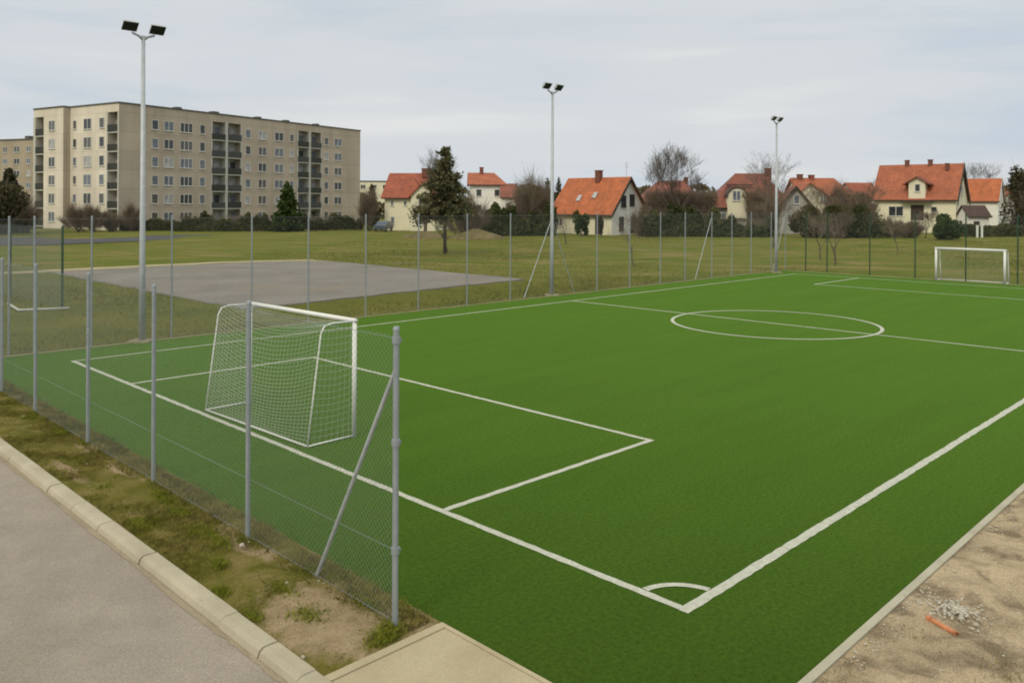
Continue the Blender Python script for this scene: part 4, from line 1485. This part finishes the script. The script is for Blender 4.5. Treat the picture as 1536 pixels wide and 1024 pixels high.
# shrubs along the foot of the flats
for i, (c, Y, rx, rz, n) in enumerate(((121, 117, 2.6, 3.6, 260), (140, 117, 2.0, 3.0, 260), (168, 119, 2.0, 2.6, 300), (195, 121, 1.9, 3.4, 120))):
    shrub('bare_shrub', atd(c, Y), rx, 1.2, rz, ['widest leafless brown shrub before the cream end wall of the long block', 'leafless brown shrub below the middle windows of the cream end wall',
                                                'low leafless brown shrub at the near corner of the long block', 'thin leafless shrub just left of the nearest floodlight pole'][i],
          30 + i, 'thicket', n, 0.22, 7, 1500, 'shrub', 'bare shrubs at the foot of the long block')
hedge('dark_hedge', atd(180, 121.5), atd(262, 124), 1.5, 1.5, 'low dark hedge under the blank wall of the long block', 41, 'hedge', 3500, 0.3)
hedge('dark_hedge', atd(262, 119), atd(420, 124), 1.6, 2.0, 'dark hedge under the first balcony pair of the long block', 42, 'hedge', 5600, 0.28, 0.6, 'hedge', 900)
hedge('dark_hedge', atd(425, 124), atd(545, 134), 1.6, 1.9, 'dark hedge under the far balcony pair of the long block', 43, 'hedge', 5000, 0.28, 0.6, 'hedge', 900)
conifer('evergreen_tree', atd(431, 122), 7.3, 4.6, 'small dark green evergreen before the far balcony pair of the long block', 24, 'evergreen', 0.03, 5000, 0.36)
shrub('russet_bush', atd(553, 128), 1.5, 1.5, 5.6, 'russet leafless bush between the long block and the red-roofed house', 25, 'thicket', 700, 0.25, 9, 1500, 'bush')
conifer('thin_spruce', atd(558, 135), 7.2, 2.4, 'thin dark spruce behind the parked car, left of the red-roofed house', 26, 'dark_tree', 0.1, 1600, 0.3)

# tall group left of centre
bare_tree('tall_bare_tree', atd(638, 116), 12.6, 'pale bare tree rising behind the left side of the tall conifer', 51, 3.4, 0.24, 1.0, 6, 'twig', (3, 5), 0.66, 9.2, None, 0.007)
conifer('tall_conifer', P(667, 379), 8.8, 5.3, 'tall ragged dark conifer with bare trunk standing on the meadow before the red-roofed house', 52, 'conifer', 0.34, 7000, 0.23, None, 0.85)
bare_tree('brown_tree', atd(671, 73), 5.4, 'brown leafless tree close beside the trunk of the tall conifer', 53, 1.75, 0.09, 1.0, 6, 'twig_brown', (3, 5), 0.8, 5.6, None, 0.006)
shrub('russet_shrub', atd(697, 101), 2.9, 1.8, 5.0, 'russet shrub beside the foot of the tall conifer', 54, 'thicket', 1500, 0.26, 10, 1800, 'shrub')
hedge('meadow_hedge', atd(716, 106), atd(835, 110), 2.2, 3.1, 'dark green hedge left of the bright orange-roofed house', 55, 'hedge_green', 8000, 0.30, 0.6, 'hedge', 900)
shrub('big_brown_bush', atd(790, 112), 3.4, 2.6, 7.2, 'big rounded brown bush left of the bright orange-roofed house', 56, 'thicket', 3800, 0.28, 13, 2200, 'bush')
bare_tree('bare_tree_behind_bush', atd(788, 140), 9.2, 'faint bare treetop showing above the big rounded brown bush', 57, 3.0, 0.18, 1.0, 6, 'twig', (3, 4), 0.7, 8.5, None, 0.007)
for c, hgt, lb in ((821, 8.1, 'left one of two thin dark spruces behind the middle floodlight pole'), (838, 8.3, 'right one of two thin dark spruces, touching the bright orange roof')):
    conifer('thin_spruce', atd(c, 170), hgt + 1.4, 2.4, lb, c, 'dark_tree', 0.1, 1200, 0.32)

# hay mound
for i, (c, Y, rx, hgt, lb) in enumerate(((640, 100, 2.6, 0.8, 'left and flatter of two straw-coloured mounds at the meadow edge'), (714, 99, 2.7, 1.15, 'right and more pointed of two straw-coloured mounds'))):
    mbm = MB()
    n, rings = 28, 8
    vs, fs = [(0, 0, hgt)], []
    for r in range(1, rings + 1):
        for k in range(n):
            t = 2 * math.pi * k / n
            q = r / rings
            rr = rx * 1.25 * q * (1 + 0.08 * math.sin(3 * t + i) + 0.05 * math.sin(7 * t))
            vs.append((rr * math.cos(t), rr * 0.6 * math.sin(t), max(-0.1, hgt * (1 - q ** 1.25) + random.gauss(0, 0.03) - (0.1 if r == rings else 0))))
    for k in range(n):
        fs.append((0, 1 + k, 1 + (k + 1) % n))
    for r in range(rings - 1):
        for k in range(n):
            a, b = 1 + r * n + k, 1 + r * n + (k + 1) % n
            fs.append((a, a + n, b + n, b))
    o = mbm.add(vs, fs).build('straw_mound', 'straw', None, atd(c, Y), 0, True)
    tag(o, lb, 'straw mound', 'straw mounds on the meadow')

# by the orange house
shrub('round_bush', atd(872, 109), 1.15, 1.1, 2.9, 'round dark bush against the cream front of the bright orange-roofed house', 61, 'evergreen', 1400, 0.24, 8, 0, 'bush')
shrub('slim_bush', atd(902, 111.5), 0.5, 0.5, 2.7, 'slim dark bush beside the door of the bright orange-roofed house', 62, 'dark_tree', 600, 0.22, 7, 0, 'bush')
shrub('corner_bush', atd(962, 108), 1.4, 1.2, 3.6, 'dark brown bush at the right corner of the bright orange-roofed house', 63, 'thicket', 700, 0.25, 8, 900, 'bush')
bare_tree('young_tree', P(950, 398), 3.7, 'young bare tree with dark trunk on the meadow near the fence', 64, 1.6, 0.06, 0.9, 4, 'twig_brown', (2, 4), 0.7, 2.0, None, 0.006)
bare_tree('leaning_sapling', P(849, 366), 3.6, 'dark trunked bare sapling before the left end of the bright orange-roofed house', 65, 1.6, 0.10, 0.9, 4, 'twig_brown', (2, 4), 0.8, 2.4, None, 0.008)

# hedge and big bare tree right of it
hedge('long_hedge', atd(966, 107), atd(1082, 109), 2.4, 3.3, 'dark green hedge below the big bare tree, right of the bright orange-roofed house', 66, 'hedge_green', 9000, 0.30, 0.55, 'hedge', 1000)
hedge('brown_thicket', atd(975, 116), atd(1078, 118), 3.0, 5.6, 'tall brown thicket round the foot of the big bare tree', 67, 'thicket', 5200, 0.3, 0.7, 'thicket', 3600)
bare_tree('big_bare_tree', atd(1022, 114), 13.0, 'biggest bare tree with wide spreading crown, before the dark red roof', 68, 3.0, 0.30, 1.0, 6, 'twig', (3, 5), 0.62, 9.6, None, 0.0085)
hedge('low_hedge', atd(1070, 107), atd(1165, 108), 1.6, 1.9, 'low dark hedge under the house with the round-topped dormer', 69, 'hedge_green', 4800, 0.28, 0.7, 'hedge', 700)
bare_tree('slender_bare_tree', atd(1160, 118), 12.0, 'slender bare tree rising behind the farthest floodlight pole', 70, 3.4, 0.2, 0.9, 6, 'twig', (3, 4), 0.6, 8.0, None, 0.008)
shrub('brown_shrub', atd(1143, 113), 2.6, 1.8, 5.6, 'brown leafless shrub before the brown-red roof, left of the farthest floodlight pole', 71, 'thicket', 900, 0.25, 9, 2400, 'shrub')
bare_tree('twisted_bare_tree', P(1160, 372), 6.0, 'low twisted bare tree close behind the farthest floodlight pole', 72, 1.6, 0.12, 1.1, 6, 'twig_brown', (3, 4), 0.8, 5.0, None, 0.005)
for i, (c, Y, rx, rz, m, n, tw, lb) in enumerate((
        (1216, 106, 3.4, 3.7, 'hedge', 5000, 900, 'dark shrub with rounded top, before the cream gable wing'),
        (1252, 103, 3.0, 3.9, 'hedge', 4200, 1300, 'dense brown-green shrub below the orange hipped roof'),
        (1288, 104, 3.2, 4.6, 'hedge_green', 4800, 900, 'green-brown shrub at the left corner of the large orange-roofed house'),
        (1330, 106, 2.8, 2.1, 'thicket', 2200, 1600, 'low brown scrub under the window of the large orange-roofed house'),
        (1365, 107, 2.4, 2.1, 'thicket', 1800, 1300, 'low brown scrub under the porch canopy of the large orange-roofed house'),
        (1262, 116, 2.2, 6.6, 'thicket', 900, 1700, 'tall thin brown bush before the orange hipped roof'),
        (1292, 118, 2.2, 5.8, 'dark_tree', 1800, 900, 'tall dark bush in the gap between the two orange-roofed houses at the right'))):
    shrub('garden_shrub', atd(c, Y), rx, 1.8, rz, lb, 80 + i, m, n, 0.28, 11, tw, 'shrub', 'shrubs before the houses at the right')
for i, (px, py, hgt) in enumerate(((1253, 398, 2.6), (1230, 392, 2.4), (1347, 378, 2.2))):
    bare_tree('scrub_sapling', P(px, py), hgt + 1.3, ['bare sapling nearest the corner of the green-posted fence', 'second bare sapling in from the fence corner, before the cream gable wing',
                                                   'short bare sapling on the meadow before the large orange-roofed house'][i], 90 + i, 1.0, 0.05, 1.0, 4, 'twig_brown', (3, 4), 0.85, 2.6, 'bare saplings on the meadow at the right', 0.008)
for i, (c, Y, hg, wd_, lb) in enumerate(((1122, 112, 7.6, 4.4, 'bare tree veiling the round-topped cream dormer'), (1237, 110, 7.4, 5.0, 'bare tree veiling the cream gable wing'),
                                        (1300, 109, 7.8, 4.6, 'bare tree at the left end of the large orange-roofed house'), (1388, 108, 3.9, 3.0, 'small bare tree below the door of the large orange-roofed house'),
                                        (1321, 110, 5.4, 3.4, 'small bare tree left of the window of the large orange-roofed house'))):
    bare_tree('bare_garden_tree', atd(c, Y), hg, lb, 140 + i, 1.7, 0.12, 1.0, 6, 'twig_brown', (3, 4), 0.7, wd_, 'bare trees in the gardens', 0.006)
shrub('evergreen_bush', atd(1421, 101), 1.9, 1.6, 3.3, 'dark green cone-shaped bush before the right end of the large orange-roofed house', 95, 'evergreen', 5200, 0.24, 14, 0, 'bush')
hedge('low_garden_hedge', atd(1448, 112), atd(1535, 114), 1.2, 1.5, 'low dark hedge before the small white house at the right edge', 96, 'hedge', 3600, 0.28)
shrub('edge_tree', atd(1538, 118), 3.0, 2.6, 9.2, 'tall dark bushy tree cut by the right edge', 97, 'dark_tree', 4200, 0.34, 14, 900, 'tree')
bare_tree('faint_bare_tree', atd(1490, 175), 14.0, 'faint bare treetop above the small white house at the right edge', 98, 4.0, 0.2, 1.0, 6, 'twig', (3, 4), 0.7, 10.5, None, 0.008)
for px, lb in ((1466, 'left white garden post beside the dark-roofed shed'), (1473, 'right white garden post beside the dark-roofed shed')):
    o = MB().box((-0.1, -0.1, -0.1), (0.1, 0.1, 1.5)).box((-0.14, -0.14, 1.502), (0.14, 0.14, 1.6)).build('garden_post', 'white_paint', None, atd(px, 110))
    tag(o, lb, 'post', 'white garden posts')

# distant tree belt that closes the horizon
rng = np.random.default_rng(77)
n = 26000
x = rng.uniform(-260, 260, n)
hgt = 6.5 + 2.2 * np.sin(x * 0.05) + 1.6 * np.sin(x * 0.13 + 1) + 1.2 * np.sin(x * 0.37)
z = hgt * (1 - rng.uniform(0, 1, n) ** 1.6)
y = 235 + rng.uniform(0, 10, n)
tag(link('distant_treeline', leaves('distant_treeline', np.stack([x, y, z], 1), 1.0, 'thicket', rng)), 'far-off belt of bare brownish trees along the horizon', 'trees', None, 'stuff')

# ------------------------------------------------------------------ parked car
car = empty('parked_car', atd(577, 122), R(80), 'small blue-grey car parked at the left corner of the red-roofed house', 'car')
prof_ = [(0, 0.35), (0, 0.85), (0.15, 0.95), (1.0, 1.0), (1.75, 1.48), (3.1, 1.5), (3.9, 1.05), (4.2, 0.95), (4.25, 0.4)]
k = len(prof_)
MB().add([(a, 0, z) for a, z in prof_] + [(a, 1.7, z) for a, z in prof_],
         [tuple(range(k - 1, -1, -1)), tuple(range(k, 2 * k))] + [(i, (i + 1) % k, k + (i + 1) % k, k + i) for i in range(k)]).build('body', 'car_paint', car)
MB().add([(1.3, -0.01, 1.05), (3.6, -0.01, 1.05), (3.05, -0.01, 1.43), (1.82, -0.01, 1.42), (1.3, -0.004, 1.05), (3.6, -0.004, 1.05), (3.05, -0.004, 1.43), (1.82, -0.004, 1.42)],
         [(0, 1, 2, 3), (7, 6, 5, 4), (0, 4, 5, 1), (1, 5, 6, 2), (2, 6, 7, 3), (3, 7, 4, 0)]).build('side_window', 'pane_b', car)
for x_ in (0.85, 3.35):
    for y_ in (-0.04, 1.52):
        w_ = MB().tube([(x_, y_, 0.31), (x_, y_ + 0.2, 0.31)], 0.31, 14).build('wheel', 'rubber', car)
        MB().tube([(x_, y_ - 0.012, 0.31), (x_, y_ - 0.002, 0.31)], 0.18, 10).build('rim', 'galv', w_)

# ------------------------------------------------------------------ grass on the verge, weeds, rubble
def blades(name, v, u, z, hgt, wid, m, rng, lean=0.6):
    n = len(v)
    a = rng.uniform(0, 6.28, n)
    h_ = hgt * rng.uniform(0.4, 1.4, n)
    dx, dy = np.cos(a), np.sin(a)
    ln = h_ * lean * rng.uniform(0.2, 1.3, n)
    b = rng.uniform(0, 6.28, n)
    w = wid * rng.uniform(0.6, 1.4, n)
    p = np.stack([v, u, z], 1)
    side = np.stack([np.cos(b), np.sin(b), 0 * b], 1) * w[:, None]
    mid = p + np.stack([dx * ln * 0.35, dy * ln * 0.35, h_ * 0.6], 1)
    tip = p + np.stack([dx * ln, dy * ln, h_], 1)
    V = np.stack([p - side, p + side, mid + side * 0.7, tip, mid - side * 0.7], 1).reshape(-1, 3)
    o = link(name, np_mesh(name, V, np.arange(5 * n).reshape(n, 5), m), None, LOCP, PITCH_ROT)
    return o


rng = np.random.default_rng(12)


def clump_field(n, v0, v1, u0, u1, thr, seed, sc_=3.0):
    r = np.random.default_rng(seed)
    v, u = r.uniform(v0, v1, n * 4), r.uniform(u0, u1, n * 4)
    f = np.zeros(n * 4)
    for _ in range(24):
        k = r.normal(0, sc_, 2)
        f += np.sin(k[0] * v + k[1] * u + r.uniform(0, 6.28))
    f /= 4.9
    keep = f + r.normal(0, 0.45, n * 4) > thr
    return v[keep][:n], u[keep][:n]


v, u = clump_field(110000, -3.17, -1.95, 1.56, 16.5, 0.05, 31, 2.6)
bare = ((v + 2.70) / 0.46) ** 2 + ((u - 2.3) / 0.75) ** 2 < 1
bare &= rng.uniform(0, 1, len(v)) < 0.97
v, u = v[~bare], u[~bare]
tag(blades('verge_grass', v, u, np.full(len(v), 0.012), 0.036, 0.003, 'blade', rng, 1.0), 'short yellowish grass on the strip between fence and kerb', 'grass', None, 'stuff')
# greener weed tufts
spots = [P(330, 892), P(375, 932), P(462, 928), P(420, 885), P(578, 955), P(575, 962), P(545, 905), P(620, 905), P(470, 862), P(240, 745), P(250, 752), P(300, 800), P(330, 850), P(505, 870), P(560, 850), P(90, 650), P(45, 628), P(160, 735), P(210, 790), P(330, 815), P(490, 800), P(270, 772)]
vv, uu = [], []
for i, p in enumerate(spots):
    k = 330
    dx, dy = p.x - CX, p.y - CY
    u_c, v_c = -dx * CYW + dy * SY, dx * SY + dy * CYW
    vv.append(v_c + rng.normal(0, 0.045 + 0.02 * (i % 3), k))
    uu.append(u_c + rng.normal(0, 0.055 + 0.03 * (i % 4), k))
for u_c in nposts_u[:6]:
    vv.append(NV + rng.normal(-0.03, 0.05, 160))
    uu.append(u_c + rng.normal(0, 0.07, 160))
vv, uu = np.concatenate(vv), np.concatenate(uu)
ok = (vv < TV0 - 0.03) & (vv > -3.18) & (uu > 1.53)
tag(blades('verge_weeds', vv[ok], uu[ok], np.full(ok.sum(), 0.02), 0.05, 0.005, 'blade_green', rng, 0.9), 'bright green weed tufts on the dirt by the fence foot', 'weeds', None, 'stuff')
# ragged grass behind the fence foot
v, u = clump_field(9000, -2.4, -1.9, 1.6, 16.5, -0.1, 33, 3.0)
tag(blades('fence_foot_grass', v, u, np.full(len(v), 0.012), 0.075, 0.004, 'blade', rng, 0.8), 'taller dry grass growing along the foot of the near fence', 'grass', None, 'stuff')

# meadow tufts between the fence and the houses
r = np.random.default_rng(55)
n = 120000
px = r.uniform(-60, 1600, n)
Y = 22 + 86 * r.uniform(0, 1, n) ** 1.0
X = (px - 768) * Y / F
u = -(X - CX) * CYW + (Y - CY) * SY
v = (X - CX) * SY + (Y - CY) * CYW
f = np.zeros(n)
for _ in range(20):
    k = r.normal(0, 0.3, 2)
    f += np.sin(k[0] * v + k[1] * u + r.uniform(0, 6.28))
keep = ((u > 20.4) | (v > 42.4)) & ~((u > 25.3) & (u < 50.4) & (v > 8.3) & (v < 25.2)) & (f / 4.5 + r.normal(0, 0.5, n) > 0.1)
v, u = v[keep], u[keep]
M['meadow_blade'] = leaf_mat('meadow_blades', (0.15, 0.16, 0.025), (0.28, 0.24, 0.085), 0.12, 0.9, 0.45)
tag(blades('meadow_tufts', v, u, np.full(len(v), -0.06), 0.11, 0.022, 'meadow_blade', r, 1.0), 'rough tufts of dry grass over the meadow', 'grass', None, 'stuff')

# grass on the sandy ground edge and rubble heap
def rock(mbx, p, s, rs):
    vs = []
    import itertools
    t = (1 + 5 ** .5) / 2
    ico = [(-1, t, 0), (1, t, 0), (-1, -t, 0), (1, -t, 0), (0, -1, t), (0, 1, t), (0, -1, -t), (0, 1, -t), (t, 0, -1), (t, 0, 1), (-t, 0, -1), (-t, 0, 1)]
    fc = [(0, 11, 5), (0, 5, 1), (0, 1, 7), (0, 7, 10), (0, 10, 11), (1, 5, 9), (5, 11, 4), (11, 10, 2), (10, 7, 6), (7, 1, 8), (3, 9, 4), (3, 4, 2), (3, 2, 6), (3, 6, 8), (3, 8, 9), (4, 9, 5), (2, 4, 11), (6, 2, 10), (8, 6, 7), (9, 8, 1)]
    sx_, sy_, sz_ = s * rs.uniform(.7, 1.3), s * rs.uniform(.7, 1.3), s * rs.uniform(.45, .9)
    for q in ico:
        k = rs.uniform(0.75, 1.15) / 1.9
        vs.append((p[0] + q[0] * sx_ * k, p[1] + q[1] * sy_ * k, p[2] + q[2] * sz_ * k))
    mbx.add(vs, fc)


rs = random.Random(5)
mbr = MB()
cpt = P(1435, 925)
for i in range(420):
    a, q = rs.uniform(0, 6.28), abs(rs.gauss(0, 0.11))
    p = (cpt.x + q * math.cos(a) * 1.5, cpt.y + q * math.sin(a) * 1.7, 0.03 + max(0, 0.05 - q * 0.25) + rs.uniform(0, 0.012))
    rock(mbr, p, rs.choice([0.006, 0.009, 0.012, 0.017]), rs)
cpt2 = P(1392, 910)
for i in range(130):
    p = (cpt2.x + rs.gauss(0, 0.10), cpt2.y + rs.gauss(0, 0.12), 0.018 + rs.uniform(0, 0.012))
    rock(mbr, p, rs.choice([0.006, 0.008, 0.013]), rs)
tag(mbr.build('rubble', 'pebble'), 'small heap of whitish rubble on the sandy ground', 'rubble', None, 'stuff')
mbr = MB()
for i in range(900):
    vv_, uu_ = rs.uniform(-1.6, 6), -1.48 - abs(rs.gauss(0, 0.5))
    w_ = W(vv_, uu_)
    rock(mbr, (w_.x, w_.y, 0.012), rs.choice([0.004, 0.006, 0.006, 0.009, 0.014]), rs)
tag(mbr.build('loose_gravel', 'pebble'), 'loose pebbles scattered over the sandy ground beside the pitch edge', 'gravel', None, 'stuff')
mbr = MB()
for px_, py_, s_ in ((363, 823, .03), (430, 880, .018), (455, 992, .022), (35, 628, .02), (215, 730, .03), (373, 818, .02), (300, 905, .01), (345, 955, .012), (300, 950, .014), (130, 700, .012), (478, 878, .025), (485, 882, .018)):
    p = P(px_, py_)
    rock(mbr, (p.x, p.y, 0.045), s_, rs)
tag(mbr.build('verge_stones', 'pebble'), 'few pale stones lying in the soil of the verge', 'stones', None, 'stuff')
# tufts on sandy ground
vv, uu = clump_field(5000, -1.8, 8, -4.5, -1.5, 0.75, 44, 2.2)
tag(blades('sand_grass', vv, uu, np.full(len(vv), 0.008), 0.03, 0.0035, 'blade', rng, 1.1), 'sparse dry grass growing out of the sandy ground', 'grass', None, 'stuff')

# broken piece of orange pipe on the rubble
pa, pb = P(1393, 927, 0.05), P(1436, 951, 0.05)
d = pb - pa
op = empty('orange_pipe', pa, math.atan2(d.y, d.x), 'broken piece of orange plastic pipe lying by the whitish rubble', 'pipe')
L = d.length
n = 16
ring = []
vs, fs = [], []
for i, x_ in enumerate((0, L * 0.25, L * 0.5, L * 0.8, L)):
    for k in range(n + 1):
        t = math.pi * (-0.2 + 1.4 * k / n)
        for rr in (0.024, 0.019):
            vs.append((x_ + (0.012 * math.sin(5 * t) if i in (0, 4) else 0), rr * math.cos(t), rr * math.sin(t)))
m_ = 2 * (n + 1)
for i in range(4):
    for k in range(n):
        a = i * m_ + 2 * k
        fs += [(a, a + 2, a + m_ + 2, a + m_), (a + 1, a + m_ + 1, a + m_ + 3, a + 3)]
    for k in (0, n):
        a = i * m_ + 2 * k
        fs.append((a, a + 1, a + m_ + 1, a + m_))
for i in (0, 4):
    for k in range(n):
        a = i * m_ + 2 * k
        fs.append((a, a + 1, a + 3, a + 2))
MB().add(vs, fs).build('pipe_wall', 'orange_plastic', op, (0, 0, 0), 0, True)
vs2 = [(v[0] * 0.13 - 0.012, v[1] * 1.22, v[2] * 1.22) for v in vs]
MB().add(vs2, fs).build('collar', 'orange_plastic', op, (0, 0, 0), 0, True)

# ------------------------------------------------------------------ light and sky
sun_dir = Vector((-0.48, -0.82, 0.78)).normalized()       # towards the sun
sl_d = bpy.data.lights.new('sun', 'SUN')
sl_d.energy = 1.5
sl_d.angle = R(14)
sl_d.color = (1.0, 0.90, 0.70)
so = bpy.data.objects.new('sun', sl_d)
COL.objects.link(so)
so.rotation_euler = (-sun_dir).to_track_quat('-Z', 'Y').to_euler()

wd = bpy.data.worlds.new('World')
sc.world = wd
wd.use_nodes = True
nt = wd.node_tree
nt.nodes.clear()
out = nt.nodes.new('ShaderNodeOutputWorld')
sky = nt.nodes.new('ShaderNodeTexSky')
sky.sky_type = 'NISHITA'
sky.sun_disc = False
sky.sun_elevation = math.asin(sun_dir.z)
sky.sun_rotation = math.atan2(sun_dir.x, sun_dir.y)
bg1 = nt.nodes.new('ShaderNodeBackground')
bg1.inputs[1].default_value = 0.10
nt.links.new(sky.outputs[0], bg1.inputs[0])
tc = nt.nodes.new('ShaderNodeTexCoord')
mp = nt.nodes.new('ShaderNodeMapping')
mp.inputs['Scale'].default_value = (1.3, 1.3, 9.0)
mp.inputs['Rotation'].default_value = (0.06, 0.05, 0)
nt.links.new(tc.outputs['Generated'], mp.inputs[0])
n1 = noise(nt, mp.outputs[0], 1.7, 5, 0.5, 0.4)
cc = ramp(nt, n1, [(0.34, (0.575, 0.640, 0.715)), (0.46, (0.655, 0.697, 0.732)), (0.56, (0.685, 0.715, 0.738)), (0.66, (0.755, 0.775, 0.775))])
bg2 = nt.nodes.new('ShaderNodeBackground')
sepz = nt.nodes.new('ShaderNodeSeparateXYZ')
nt.links.new(tc.outputs['Generated'], sepz.inputs[0])
mrz = nt.nodes.new('ShaderNodeMapRange')                   # overcast sky: brighter overhead than at the horizon
mrz.inputs['From Min'].default_value = 0.22
mrz.inputs['From Max'].default_value = 0.9
mrz.inputs['To Min'].default_value = 0.985
mrz.inputs['To Max'].default_value = 1.9
nt.links.new(sepz.outputs[2], mrz.inputs['Value'])
nt.links.new(mrz.outputs[0], bg2.inputs[1])
wz = nt.nodes.new('ShaderNodeMapRange')
wz.inputs['From Min'].default_value = 0.2
wz.inputs['From Max'].default_value = 0.7
nt.links.new(sepz.outputs[2], wz.inputs['Value'])
warm = mixc(nt, wz.outputs[0], (1.0, 1.0, 1.0), (1.0, 0.94, 0.82))
nt.links.new(mixc(nt, 1.0, cc, warm, 'MULTIPLY'), bg2.inputs[0])
mx = nt.nodes.new('ShaderNodeMixShader')
cov = ramp(nt, noise(nt, mp.outputs[0], 0.9, 4, 0.5, 0.3), [(0.3, (0.88,) * 3), (0.6, (1.0,) * 3)])
nt.links.new(cov, mx.inputs[0])
nt.links.new(bg1.outputs[0], mx.inputs[1])
nt.links.new(bg2.outputs[0], mx.inputs[2])
nt.links.new(mx.outputs[0], out.inputs[0])

sc.cycles.filter_width = 1.9
sc.view_settings.view_transform = 'Standard'
sc.view_settings.look = 'None'
sc.view_settings.exposure = 0.0
sc.view_settings.gamma = 1.0
